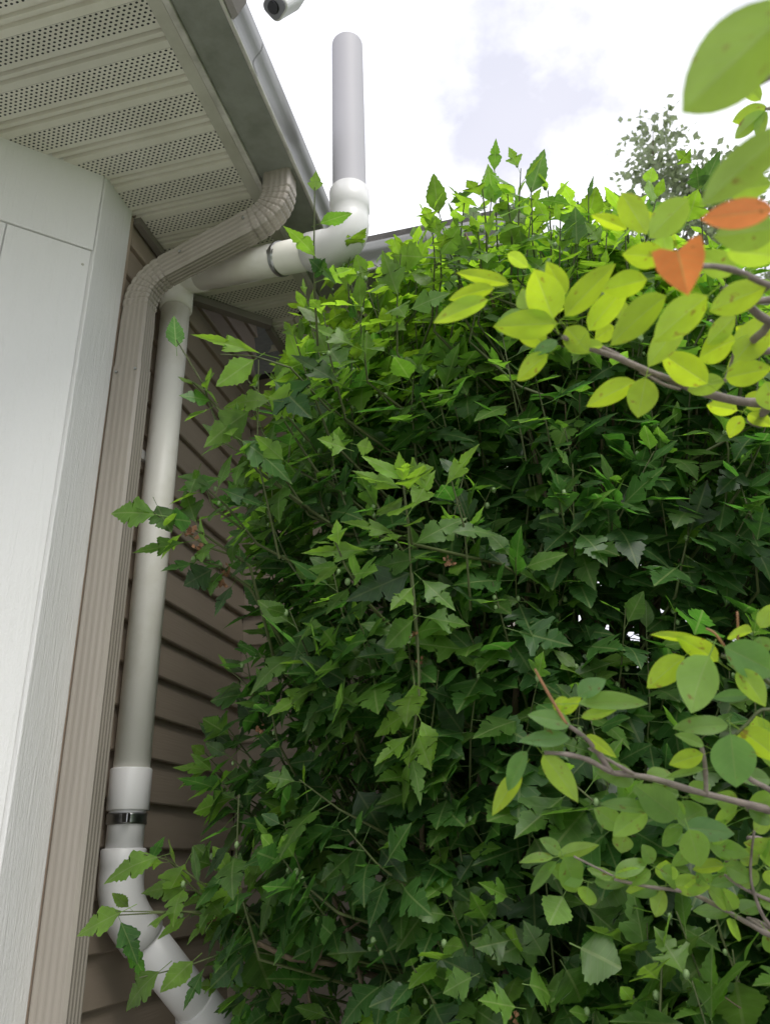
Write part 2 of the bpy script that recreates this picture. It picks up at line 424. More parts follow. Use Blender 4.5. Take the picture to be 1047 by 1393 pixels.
# white bay: angled wall, frieze, narrow face
r2 = math.sqrt(.5)
C0 = Vector((-1.185, 1.507, 0))
def ang(s, off):               # s metres back along the angled wall, off metres out of it
    return Vector((C0.x - s * r2 + off * r2, C0.y - s * r2 - off * r2, 0))
bay = MB()
for (s0, s1) in ((0.002, 1.6),):
    a, b, c, d = ang(s0, -.012), ang(s1, -.012), ang(s1, -.1), ang(s0, -.1)
    bay.prism([(p.x, p.y) for p in (a, b, c, d)], lambda u, v, k: (u, v, 0.15 if k == 0 else 3.43))
bay_o = bay.build('bay_wall', M['white_board'], house)
for s0, s1 in ((0.004, 0.222), (0.226, 0.60), (0.6035, 1.2)):
    pn = MB()
    a, b, c, d = ang(s0, -.004), ang(s1, -.004), ang(s1, -.0115), ang(s0, -.0115)
    pn.prism([(p.x, p.y) for p in (a, b, c, d)], lambda u, v, k: (u, v, 0.2 if k == 0 else 3.1135))
    if s0 > .1: pass
    pn.build('panel', M['white_panel'], bay_o)
fr = MB()
a, b, c, d = ang(-.0005, .0005), ang(1.6, .0005), ang(1.6, -.0115), ang(0.006, -.0115)
fr.prism([(p.x, p.y) for p in (a, b, c, d)], lambda u, v, k: (u, v, 3.117 if k == 0 else 3.425))
fr.build('frieze_board', M['white_board'], bay_o, bevel=.002)
cb = MB()
cb.box((XW - .05, 1.512, 0.15), (-1.181, 1.660, 3.43))
cb.build('corner_board', M['white_board'], bay_o, bevel=.003)
for (s_, z_, onp) in ((.02, 3.06, 0),):
    q = ang(s_, .0042 if onp else -.0038); nrm = Vector(( r2, -r2, 0))
    nb_ = MB(); nb_.tube([Vector((q.x, q.y, z_)), Vector((q.x, q.y, z_)) + nrm * .0012], [.0042, .0036], 10); nb_.build('nail_head', M['trim'], bay_o)
tt = MB(); tt.box((XW - .03, 1.6605, 0.15), (-1.1835, 1.676, 3.392)); tt.build('edge_trim', M['tan_trim'], bay_o, bevel=.002)

# lap siding, one plank each
sw = MB(); sw.box((XW - .12, 1.662, 0.1), (XW - .016, 2.66, 4.1))
siding = sw.build('siding_wall', M['siding_dark'], house)
z = 1.67 - .1155 * 12
pk = MB()
H = 0.1155
pk.prism([(-.0155, 0), (0.007, 0), (.009, .004), (.008, .012), (-.009, H + .014), (-.0155, H + .014)], lambda u, v, k: (u, (0, 0.985)[k], v))
pm = pk.mesh('plank', M['siding'])
k = 0
while z < 4.0:
    o = bpy.data.objects.new('plank', pm); COL.objects.link(o); o.parent = siding
    o.location = (XW - house.location.x, 1.677 - house.location.y + random.uniform(-.0005, .0005), z)
    z += H; k += 1
# the wall of the rear wing (behind the shrub) and its end
ww = MB(); ww.box((-1.30, 2.68, 0.1), (-.30, 2.80, 3.45))
wing = ww.build('wing_wall', M['siding_dark'], house)
pk = MB()
pk.prism([(-.0155, 0), (0.007, 0), (.009, .004), (.008, .012), (-.009, H + .014), (-.0155, H + .014)], lambda u, v, k: ((-1.194, -.30)[k], 2.664 - u, v))
pm2 = pk.mesh('plank', M['siding'])
z = 1.67 - .1155 * 12
while z < 3.36:
    o = bpy.data.objects.new('plank', pm2); COL.objects.link(o); o.parent = wing
    o.location = (-house.location.x, -house.location.y, z)
    z += H
cbw = MB(); cbw.box((-.299, 2.655, .1), (-.24, 2.80, 3.39)); cbw.build('corner_trim', M['dark_trim'], wing)
ew = MB(); ew.box((-.36, 2.801, .1), (-.25, 9, 3.45)); ew.build('end_wall', M['siding'], wing)

# soffit panels
PER = 0.1287
def soffit_panel(y0, xl, xr, parent, flip=False, tilt=0.0):
    """one perforated band plus its ribbed strip; runs along X (or along Y when flip), y0 is where the band begins"""
    prof = [(0, 0), (.063, 0), (.074, 0), (.077, .012), (.083, .012), (.086, .001), (.096, .001), (.099, .012), (.105, .012), (.108, 0), (PER - .0005, 0)]
    v, f, uvs = [], [], []
    n = len(prof)
    for u, h in prof:
        y = y0 + u
        a, b = xl(y), xr(y)
        for x in (a, b):
            v.append((x, y, ZS + h) if not flip else (y, x, ZS + h)); uvs.append((x + .3 * y0, u))
    for i in range(n - 1):
        q = (2 * i, 2 * i + 2, 2 * i + 3, 2 * i + 1)
        f.append(q if flip else q[::-1])
    me = bpy.data.meshes.new('soffit_panel')
    po = parent_origin(parent)
    me.from_pydata([(p[0] - po[0], p[1] - po[1], p[2] - po[2]) for p in v], [], f)
    ul = me.uv_layers.new(name='UVMap')
    for p in me.polygons:
        for li in p.loop_indices:
            ul.data[li].uv = uvs[me.loops[li].vertex_index]
    me.materials.append(M['soffit'])
    o = bpy.data.objects.new('soffit_panel', me); COL.objects.link(o); o.parent = parent
    return o
sb = MB(); sb.box((-2.6, -1.0, ZS + .02), (-.745, 2.07, ZS + .03)); sb.box((-.975, 2.071, ZS + .02), (-.745, 3.0, ZS + .03)); sb.box((-.744, 2.262, ZS + .02), (0.0, 3.0, ZS + .03))
soff = sb.build('soffit', M['siding_dark'], house)
xl = lambda y: (-2.2 if y < 1.68 else (-1.195 if y < 2.086 else min(-.985, -1.195 + (y - 2.086))))
xr = lambda y: -.790 if y < 2.214 else -.790 - (y - 2.214)
k0 = 1.315 - PER * 18
for k in range(-8, 27):
    y0 = 1.318 + PER * (k - 8)
    if y0 > 2.36: break
    if y0 + PER < .1: continue
    soffit_panel(y0, xl, xr, soff)
# the soffit of the rear wing: bands run the other way
for k in range(8):
    x0 = -.982 + PER * k
    yl = lambda x: 2.284 if x > -.86 else 2.284 - (x + .86)
    soffit_panel(x0, yl, lambda x: 2.67, soff, flip=True)
# trim channels round the soffit
def strip(name, pts, z0, z1, wdt, mat, parent, bevel=0):
    """a bar along a straight plan line"""
    p, q = Vector(pts[0] + (0,)), Vector(pts[1] + (0,)); d = (q - p).normalized(); nn = Vector((d.y, -d.x, 0)) * wdt
    b = MB(); b.prism([((p).x, p.y), (q.x, q.y), ((q + nn).x, (q + nn).y), ((p + nn).x, (p + nn).y)], lambda u, v, k: (u, v, (z0, z1)[k]))
    return b.build(name, mat, parent, bevel=bevel)
strip('channel_trim', ((XW + .005, 1.68), (XW + .005, 2.088)), ZS - .028, ZS - .003, .022, M['dark_trim'], soff)
strip('channel_trim', ((XW + .002, 2.080), (-.975, 2.297)), ZS - .034, ZS - .0035, .030, M['dark_trim'], soff)
strip('channel_trim', ((-.992, 2.306), (-.992, 2.66)), ZS - .030, ZS - .004, .024, M['dark_trim'], soff)
strip('fascia_trim', ((-.797, -.6), (-.797, 2.235)), ZS - .004, ZS + .012, .038, M['trim'], soff, .003)
strip('fascia_trim', ((-.797, 2.2905), (0.0, 2.2905)), ZS - .004, ZS + .012, .038, M['trim'], soff, .003)
fa = MB(); fa.box((-.7585, -.6, ZS - .009), (-.742, 2.255, ZS + .16)); fa.build('fascia_board', M['lip'], house, bevel=.002)
fa = MB(); fa.box((-.740, 2.236, ZS - .009), (0.0, 2.252, ZS + .16)); fa.build('fascia_board', M['lip'], house, bevel=.002)
# rake end of the wing eave
ra = MB(); ra.box((0.001, 2.24, ZS - .02), (0.02, 3.0, ZS + .14)); ra.build('rake_board', M['gutter'], house, bevel=.002)
# roof slabs
rf = MB()
def slab(quad, t=.03):
    rf.add(list(quad) + [(x, y, z + t) for x, y, z in quad], [(0, 1, 2, 3)[::-1], (4, 5, 6, 7), (0, 1, 5, 4), (1, 2, 6, 5), (2, 3, 7, 6), (3, 0, 4, 7)])
zr = lambda d: ZS + .155 + .42 * d
slab([(-.66, -.8, zr(0)), (-.66, 2.15, zr(0)), (-4.66, 6.15, zr(4)), (-4.66, -.8, zr(4))])
slab([(-.66, 2.151, zr(0)), (.05, 2.151, zr(0)), (.05, 6.15, zr(4)), (-4.66, 6.151, zr(4))])
rf.build('roof', M['shingle'], house)
bk = MB(); bk.box((-4.6, -.7, .1), (-4.5, 6.0, 5.0)); bk.build('rear_wall', M['siding'], house)
nw = MB(); nw.box((-4.5, -.72, .1), (-2.33, -.6, 3.43)); nw.build('front_wall', M['white_board'], house)

# ------------------------------------------------------------------ gutters
def gutter_prof():
    # (out, up) from the inner bottom corner; a K-style face: bead, cove, ogee, top lip
    return [(0, .105), (0, 0), (.109, 0), (.1120, -.005), (.1185, -.004), (.1195, .004), (.1165, .014), (.1165, .026), (.119, .036), (.125, .047), (.1325, .056), (.138, .066), (.140, .077), (.140, .094), (.1405, .102), (.134, .103), (.134, .096)]
gp = gutter_prof()
def make_gutter(name, fn, label, origin):
    root = empty(name, origin, label, 'gutter', 'gutters along the eaves')
    b = MB(); b.prism(gp[5:], fn, closed=False, smooth=True); b.build('face', M['gutter'], root)
    b = MB(); b.prism(gp[:3], fn, closed=False); b.build('bottom', M['gutter_bottom'], root)
    b = MB(); b.prism(gp[2:6], fn, closed=False, smooth=True); b.build('bead', M['lip'], root)  # lighter than the face: the bead's bright highlight is put into its colour
    return root
GX, GY = -.740, 2.234
gut = make_gutter('gutter', lambda u, v, k: (GX + u, (-.6, GY - u)[k], ZS + v), 'near grey gutter with stained underside running away above the brown downspout', (GX, 1.0, ZS))
gut2 = make_gutter('gutter', lambda u, v, k: ((GX + u, -.004)[k], GY - u, ZS + v), 'short far gutter crossing the sky behind the top of the shrub', (-.3, GY, ZS))
ec = MB(); ec.prism(gp[1:15], lambda u, v, k: ((-.0035, -.0005)[k], GY - u, ZS + v)); ec.build('end_cap', M['gutter'], gut2)
# seam sleeve on the near gutter's face
ss = MB(); ss.prism([(u + .0015, v) for u, v in gp[5:14]], lambda u, v, k: (GX + u, (1.30, 1.325)[k], ZS + v), closed=False, smooth=True)
ss.build('seam_strip', M['gutter'], gut)

# ------------------------------------------------------------------ downspout
ds = empty('downspout', (-1.137, 1.69, 0), 'ribbed beige brown rectangular downspout with crimped elbows beside the white wall', 'downspout')
def ds_profile(w, d, rib=0.0014):
    """closed outline with shallow vertical ribs; x across (w), y deep (d)"""
    pts = []
    def side(p, q, nrm, nr):
        n = nr * 4 + 2
        for i in range(n):
            t = (i + .5) / n
            inn = rib if (i % 4 in (2, 3) and 0 < i < n - 1) else 0
            pts.append((p[0] + (q[0] - p[0]) * t - nrm[0] * inn, p[1] + (q[1] - p[1]) * t - nrm[1] * inn))
    x, y, c = w / 2, d / 2, .005
    side((-x + c, -y), (x - c, -y), (0, -1), 4)
    side((x, -y + c), (x, y - c), (1, 0), 4)
    side((x - c, y), (-x + c, y), (0, 1), 4)
    side((-x, y - c), (-x, -y + c), (-1, 0), 4)
    return pts
def sweep(b, path, w, d, crimp=None, side=Vector((0, -1, 0))):
    prof = ds_profile(w, d); n = len(prof); vs = []
    for i, p in enumerate(path):
        t = (path[min(i + 1, len(path) - 1)] - path[max(i - 1, 0)]).normalized()
        yv = (-side - t * (-side).dot(t)).normalized(); xv = yv.cross(t).normalized()
        s = crimp[i] if crimp else 1.0
        vs += [p + xv * (u * s) + yv * (v * s) for u, v in prof]
    fs = [(i * n + k, i * n + (k + 1) % n, (i + 1) * n + (k + 1) % n, (i + 1) * n + k) for i in range(len(path) - 1) for k in range(n)]
    b.add(vs, fs)
V = Vector
DW, DD = .088, .064
PA, PB, PC = V((-1.137, 1.692, 3.135)), V((-.684, 1.652, 3.262)), V((-.684, 1.652, ZS + .004))
up_, dg = V((0, 0, 1)), (PB - PA).normalized()
b = MB(); sweep(b, [V((-1.137, 1.692, .12)), V((-1.137, 1.692, 2.823))], DW * 1.02, DD * 1.02); b.build('pipe', M['downspout'], ds)
def crimps(path, n):           # alternate rings pulled in
    return [1.0 if i % 2 == 0 else .945 for i in range(len(path))]
def bend(c, d0, d1, r, n):
    pts = arc(c, d0, d1, r, n)
    return pts
e1 = [V((-1.137, 1.692, 2.815)), V((-1.137, 1.692, 2.9)), V((-1.137, 1.692, 2.98))] + bend(PA, up_, dg, .10, 31) + [PA + dg * .135, PA + dg * .175]
c1 = [.965, .965, .965] + [(.985 if i % 4 else .92) for i in range(32)] + [.97, .97]
b = MB(); sweep(b, e1, DW, DD, c1); b.build('elbow', M['downspout'], ds)
b = MB(); sweep(b, [PA + dg * .165, PB - dg * .085], DW, DD); b.build('offset_pipe', M['downspout'], ds)
e2 = [PB - dg * .12, PB - dg * .10] + bend(PB, dg, up_, .085, 31) + [PB + up_ * .10, PC]
c2 = [1.03, 1.03] + [(1.02 if i % 4 else .95) for i in range(32)] + [.98, .98]
b = MB(); sweep(b, e2, DW, DD, c2); b.build('elbow', M['downspout'], ds)
for q in (V((-1.165, 1.6595, 2.80)), V((-1.105, 1.6595, 2.80)), PA + dg * .15 + V((0, -.034, .01)), PB - dg * .105 + V((0, -.034, .01))):
    b = MB(); b.tube([q, q + V((0, -.004, 0))], [.0045, .0035], 8); b.build('screw', M['steel'], ds)
# ------------------------------------------------------------------ vent pipe
vp = empty('vent_pipe', (-1.127, 1.879, 0), 'white plastic vent pipe climbing the siding, under the gutter and up against the sky', 'vent pipe')
R_ = .0455
A0 = V((-1.127, 1.879, 0)); J = V((-1.127, 1.879, 3.300)); K = V((-.4655, 1.648, 3.080)); RK = .0490
h = (K - J).normalized()
def pz(zv): return V((A0.x, A0.y, zv))
def part(name, pts, r, mat, sides=32, cap=True):
    b = MB(); b.tube(pts, r, sides, True, cap); return b.build(name, mat, vp)
part('pipe', [pz(1.515), pz(1.75)], R_ * .985, M['pvc_fitting'])
part('pipe', [pz(1.70), pz(3.2)], R_, M['pvc'])
part('coupling', [pz(1.638), pz(1.641), pz(1.735), pz(1.738)], [R_ * 1.1, R_ * 1.135, R_ * 1.135, R_ * 1.1], M['pvc_fitting'])
part('clamp', [pz(1.606), pz(1.606), pz(1.611), pz(1.621), pz(1.626), pz(1.632), pz(1.632)], [R_, R_ * 1.06, R_ * 1.075, R_ * 1.05, R_ * 1.075, R_ * 1.06, R_], M['steel'])
b = MB(); b.box((A0.x + .02, A0.y - .058, 1.608), (A0.x + .036, A0.y - .043, 1.63)); b.build('clamp_screw', M['steel'], vp, bevel=.002)
# lower 45 degree elbow and the diagonal run
Q = pz(1.425); dd = V((.36, .30, -.62)).normalized()
dd = (V((-.985, 2.10, 1.16)) - Q).normalized()
part('elbow', [pz(1.552), pz(1.549), pz(1.515), pz(1.512)] + arc(Q, (0, 0, -1), dd, .065, 12) + [Q + dd * .10, Q + dd * .102], [R_ * 1.12, R_ * 1.19, R_ * 1.19, R_ * 1.17] + [R_ * 1.17] * 13 + [R_ * 1.22, R_ * 1.15], M['pvc_fitting'])
part('pipe', [Q + dd * .08, Q + dd * .50], R_ * 1.09, M['pvc_fitting'])
part('coupling', [Q + dd * .315, Q + dd * .318, Q + dd * .41, Q + dd * .413], [R_ * 1.17, R_ * 1.25, R_ * 1.25, R_ * 1.2], M['pvc_fitting'])
part('pipe', [Q + dd * .41, Q + dd * .55, V((-.9, 2.25, .6)), V((-.9, 2.25, .01))], R_ * 1.09, M['pvc_fitting'])
# upper elbow, sloping run, second elbow, riser
part('elbow', [pz(3.175), pz(3.178), pz(3.235)] + arc(J, (0, 0, 1), h, .058, 12) + [J + h * .115, J + h * .118], [R_ * 1.06, R_ * 1.15, R_ * 1.15] + [R_ * 1.13] * 13 + [R_ * 1.15, R_ * 1.06], M['pvc'])
part('pipe', [J + h * .09, K - h * .09], RK, M['pvc'])
cl = K - h * .265
part('clamp', [cl - h * .007, cl - h * .007, cl - h * .004, cl, cl + h * .004, cl + h * .007, cl + h * .007], [RK, RK * 1.06, RK * 1.075, RK * 1.05, RK * 1.075, RK * 1.06, RK], M['steel'])
u3 = V((0, 0, 1))
part('elbow', [K - h * .148, K - h * .145, K - h * .085] + arc(K, h, (0, 0, 1), .08, 14) + [K + u3 * .115, K + u3 * .118, K + u3 * .19, K + u3 * .193], [RK * 1.06, RK * 1.16, RK * 1.15] + [RK * 1.12] * 15 + [RK * 1.10, RK * 1.15, RK * 1.19, RK * 1.1], M['pvc_fitting'])
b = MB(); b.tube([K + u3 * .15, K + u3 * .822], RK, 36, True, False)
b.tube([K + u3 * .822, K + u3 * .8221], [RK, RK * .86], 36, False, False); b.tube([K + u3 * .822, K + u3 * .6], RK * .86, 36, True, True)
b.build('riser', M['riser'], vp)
b = MB(); b.box((XW - .004, 1.835, 2.62), (XW + .017, 1.923, 2.65)); b.build('wall_strap', M['pvc_fitting'], vp)
# ------------------------------------------------------------------ security camera at the gutter
sc_o = V((-.535, 1.13, 3.455))
scam = empty('security_camera', tuple(sc_o), 'small white security camera with dark lens face hanging off the gutter edge', 'camera')
p0 = V(at(374, 8, 1.86)); look = (V(EYE) - p0).normalized()
look = (look + V((-.55, .1, -.05))).normalized()
sx = look.cross(V((0, 0, 1))).normalized(); sy = sx.cross(look).normalized()
def rrect(w, hh, r, n=5):
    o = []
    for cx, cy, a0 in ((w/2-r, hh/2-r, 0), (-w/2+r, hh/2-r, 90), (-w/2+r, -hh/2+r, 180), (w/2-r, -hh/2+r, 270)):
        for i in range(n + 1):
            a = math.radians(a0 + 90 * i / n); o.append((cx + r * math.cos(a), cy + r * math.sin(a)))
    return o
b = MB(); b.prism(rrect(.058, .054, .016), lambda u, v, k: p0 + sx * u + sy * v - look * (0, .10)[k]); b.build('housing', M['white_plastic'], scam, bevel=.003)
b = MB(); b.prism(rrect(.051, .047, .014), lambda u, v, k: p0 + sx * u + sy * v + look * (.0005, .004)[k]); fcp = b.build('face_plate', M['black_glass'], scam)
b = MB(); b.tube([p0 + look * .0035 + sx * .003, p0 + look * .009 + sx * .003], [.015, .013], 20); b.build('lens', M['lens'], scam)
b = MB(); b.tube([p0 - look * .085, p0 - look * .085 + V((-.02, 0, .05)), V((-.6, 1.08, 3.55)), V((-.61, 1.07, 3.515))], .011, 10); b.build('arm', M['white_plastic'], scam)
b = MB(); b.tube([V((-.618, 1.0, 3.43)), V((-.594, 1.0, 3.475))], [.012, .012], 12)
b = MB(); b.prism([(u + .003, v) for u, v in gp[4:15]] + [(.16, .10), (.155, .05), (.135, .012)], lambda u, v, k: (GX + u, (.96, 1.165)[k], ZS + v), smooth=False); b.build('mounting_clamp', M['dark_trim'], scam, bevel=.002)

# ------------------------------------------------------------------ leaf templates
def lobed_template(var, tint, seed):
    r = random.Random(seed)
    base = {
        'broad':  [(0, .02), (.05, .07), (.12, .16), (.18, .25), (.235, .30), (.285, .375), (.34, .39), (.40, .445), (.455, .435), (.465, .37), (.50, .33), (.475, .275), (.525, .265), (.58, .315), (.625, .275), (.675, .27), (.70, .205), (.75, .195), (.785, .135), (.85, .115), (.92, .06), (1, 0)],
        'lobed':  [(0, .02), (.07, .06), (.15, .13), (.22, .22), (.265, .31), (.325, .35), (.37, .40), (.43, .455), (.505, .475), (.48, .40), (.50, .345), (.46, .28), (.445, .19), (.51, .19), (.565, .245), (.625, .25), (.65, .20), (.71, .195), (.75, .145), (.82, .13), (.87, .08), (1, 0)],
        'narrow': [(0, .02), (.06, .07), (.14, .15), (.21, .22), (.27, .24), (.32, .29), (.37, .28), (.42, .30), (.47, .295), (.505, .25), (.56, .26), (.605, .25), (.64, .205), (.69, .205), (.73, .165), (.785, .155), (.83, .105), (.89, .085), (.96, .035), (1, 0)],
    }[var]
    bend_ = r.uniform(.0, .45); fold = r.uniform(-.02, .32); wav = r.uniform(.015, .045); p0_ = r.uniform(0, 6)
    V_, F, U = [], [], []
    n = len(base)
    zc = lambda t, w: -bend_ * t * t + fold * abs(w) - .35 * w * w + wav * math.sin(9 * t + p0_) * (abs(w) / .4)
    ys = np.linspace(0, 1, n)
    for i, (t, wd) in enumerate(base):
        tm = (t * .35 + ys[i] * .65) if 0 < i < n - 1 else ys[i]
        z_ = (1.0 + (.03 if i % 2 else -.03)) if i > 2 else 1.0; wl = wd * z_ * r.uniform(.93, 1.07); wr = wd * z_ * r.uniform(.93, 1.07)
        for x, ty, u in ((0, tm, 0), (-wl, t, -wl / .42), (0, tm, 0), (wr, t, wr / .42)):
            V_.append((x, ty, zc(ty, x))); U.append((u, ty))
    for i in range(n - 1):
        a, b2 = 4 * i, 4 * (i + 1)
        F.append((a, b2, b2 + 1)); F.append((a, b2 + 1, a + 1))
        F.append((a + 2, a + 3, b2 + 3)); F.append((a + 2, b2 + 3, b2 + 2))
    b0 = len(V_)
    L_ = .30
    for (y, rr, dz) in ((-L_, .011, .015), (0.01, .009, .0)):
        for k in range(3):
            a = 2.1 * k; V_.append((rr * math.cos(a), y, rr * math.sin(a) - .004 + dz)); U.append((0, .02))
    for k in range(3):
        k2 = (k + 1) % 3; F += [(b0 + k, b0 + k2, b0 + 3 + k2), (b0 + k, b0 + 3 + k2, b0 + 3 + k)]
    return dict(v=np.array(V_, float), f=np.array(F, int), uv=np.array(U, float), tint=tint)

def oval_template(tint, seed, wd=.29, cord=False):
    r = random.Random(seed)
    n = 11; V_, F, U = [], [], []
    bend_ = r.uniform(-.02, .2); fold = r.uniform(.15, .4); p0_ = r.uniform(0, 6)
    for i in range(n):
        t = i / (n - 1)
        w_ = wd * (math.sin(math.pi * t ** .82) ** .75 if 0 < t < 1 else 0) * 1.0
        if t > .8: w_ *= 1 - (t - .8) * .9
        if cord: w_ = wd * (1.0 if t < .25 else max(0, 1 - ((t - .25) / .75) ** 1.5))
        ty = t
        if cord: ty = t - (.13 * (1 - t / .3) if t < .3 else 0)
        zc = lambda w: -bend_ * t * t + fold * abs(w) - .3 * w * w + .012 * math.sin(8 * t + p0_) * abs(w) / wd
        mt_ = t if not cord else max(t, .06)
        V_.append((0, mt_, zc(0))); U.append((0, t)); V_.append((0, mt_, zc(0))); U.append((0, t))
        V_.append((-w_ * .62, (ty * .8 + t * .2), zc(w_ * .62))); U.append((-.62, t))
        V_.append((-w_, ty if not (cord and i == 0) else -.10, zc(w_))); U.append((-1, t))
        V_.append((w_ * .62, (ty * .8 + t * .2), zc(w_ * .62))); U.append((.62, t))
        V_.append((w_, ty if not (cord and i == 0) else -.10, zc(w_))); U.append((1, t))
    for i in range(n - 1):
        a, b2 = 6 * i, 6 * (i + 1)
        F += [(a, b2, b2 + 2), (a, b2 + 2, a + 2), (a + 2, b2 + 2, b2 + 3), (a + 2, b2 + 3, a + 3),
              (a + 1, a + 4, b2 + 4), (a + 1, b2 + 4, b2 + 1), (a + 4, a + 5, b2 + 5), (a + 4, b2 + 5, b2 + 4)]
    b0 = len(V_)
    for (y, rr, dz) in ((-.30, .010, .02), (.01 if not cord else .07, .010, 0)):
        for k in range(3):
            a = 2.1 * k; V_.append((rr * math.cos(a), y, rr * math.sin(a) - .004 + dz)); U.append((0, .02))
    for k in range(3):
        k2 = (k + 1) % 3; F += [(b0 + k, b0 + k2, b0 + 3 + k2), (b0 + k, b0 + 3 + k2, b0 + 3 + k)]
    return dict(v=np.array(V_, float), f=np.array(F, int), uv=np.array(U, float), tint=tint)

TINTS = [0.0, 0.35, 0.7, 1.0]
VARS = ['broad', 'broad', 'lobed', 'lobed', 'narrow', 'narrow']
T_LOB = [lobed_template(v, (t, 0, 0), 100 * i + 3) for t in TINTS for i, v in enumerate(VARS)]     # index = tint*6 + var
T_OVAL = [oval_template((t, 0, 0), 17 * i + 5, wd) for t in TINTS for i, wd in enumerate((.25, .30, .34, .28))]
T_OVAL += [oval_template((.5, 0, 1), 91, .30), oval_template((.3, 0, 1), 92, .46, True)]

def template_mesh(T, name, mat):
    if 'mesh' in T: return T['mesh']
    me = bpy.data.meshes.new(name)
    me.from_pydata([tuple(p) for p in T['v']], [], [tuple(map(int, f)) for f in T['f']])
    fill_attrs(me, T['uv'], np.tile(np.array(T['tint'] + (1,), float), (len(T['v']), 1)), mat)
    T['mesh'] = me
    return me

def fill_attrs(me, uv, tint, mat):
    ul = me.uv_layers.new(name='UVMap')
    li = np.empty(len(me.loops), dtype=np.int32); me.loops.foreach_get('vertex_index', li)
    ul.data.foreach_set('uv', uv[li].astype(np.float32).ravel())
    ca = me.color_attributes.new('tint', 'FLOAT_COLOR', 'POINT')
    ca.data.foreach_set('color', tint.astype(np.float32).ravel())
    me.polygons.foreach_set('use_smooth', np.ones(len(me.polygons), dtype=bool))
    me.materials.append(mat)
    me.update()

class Leaves:
    """list of (template index, 3x4 frame) for one plant"""
    def __init__(s, temps, mat): s.T, s.mat, s.k, s.m = temps, mat, [], []
    def add(s, k, base, d, nrm, length, width=None):
        d = np.asarray(d, float); d /= np.linalg.norm(d) + 1e-9
        nrm = np.asarray(nrm, float); nrm = nrm - d * (nrm @ d)
        l = np.linalg.norm(nrm)
        nrm = nrm / l if l > 1e-6 else np.array([1., 0, 0])
        x = np.cross(d, nrm)
        w_ = width if width is not None else length
        s.k.append(k); s.m.append(np.stack([x * w_, d * length, nrm * length, np.asarray(base, float)], 1))
    def arrays(s, idx):
        """joined vertex, face, uv, tint arrays of the leaves idx, plus the leaf id of each face"""
        vs, fs, us, ts, ids = [], [], [], [], []; nb = 0
        kk = np.array([s.k[i] for i in idx]); idx = np.array(idx)
        for k in np.unique(kk):
            T = s.T[k]; ii = idx[kk == k]
            mm = np.stack([s.m[i] for i in ii])
            vv = np.einsum('nij,vj->nvi', mm[:, :, :3], T['v']) + mm[:, None, :, 3]
            nv = len(T['v'])
            ff = T['f'][None] + (np.arange(len(ii)) * nv)[:, None, None] + nb
            vs.append(vv.reshape(-1, 3)); fs.append(ff.reshape(-1, 3))
            us.append(np.tile(T['uv'], (len(ii), 1)))
            tt_ = np.tile(np.array(T['tint'] + (1,), float), (len(ii) * nv, 1)); tt_[:, 1] = np.repeat((ii * .6180339) % 1.0, nv); ts.append(tt_)
            ids.append(np.repeat(ii, len(T['f']))); nb += len(ii) * nv
        return np.concatenate(vs), np.concatenate(fs), np.concatenate(us), np.concatenate(ts), np.concatenate(ids)

def mesh_from_arrays(name, v, f):
    me = bpy.data.meshes.new(name)
    me.vertices.add(len(v)); me.vertices.foreach_set('co', v.astype(np.float32).ravel())
    me.loops.add(f.size); me.loops.foreach_set('vertex_index', f.astype(np.int32).ravel())
    me.polygons.add(len(f))
    me.polygons.foreach_set('loop_start', np.arange(0, f.size, 3, dtype=np.int32))
    me.update(calc_edges=True)
    return me

def emit(leaves, root, single, stuff_name='foliage', leaf_name='leaf'):
    """leaves in single become parts of their own, the rest one part of kind stuff"""
    org = np.array(root.location)
    sset = set(single)
    for i in single:
        T = leaves.T[leaves.k[i]]
        o = bpy.data.objects.new(leaf_name, template_mesh(T, leaf_name, leaves.mat)); COL.objects.link(o)
        o.parent = root
        m_ = leaves.m[i]; M4 = Matrix.Identity(4)
        for r in range(3):
            for c in range(3): M4[r][c] = m_[r, c]
            M4[r][3] = m_[r, 3] - org[r]
        o.matrix_basis = M4
    rest = [i for i in range(len(leaves.k)) if i not in sset]
    if rest:
        v, f, u, t, _ = leaves.arrays(rest)
        me = mesh_from_arrays(stuff_name, v - org, f)
        fill_attrs(me, u, t, leaves.mat)
        o = bpy.data.objects.new(stuff_name, me); COL.objects.link(o); o.parent = root
        tag(o, kind='stuff')

def unit(v):
    v = np.asarray(v, float); return v / (np.linalg.norm(v) + 1e-9)

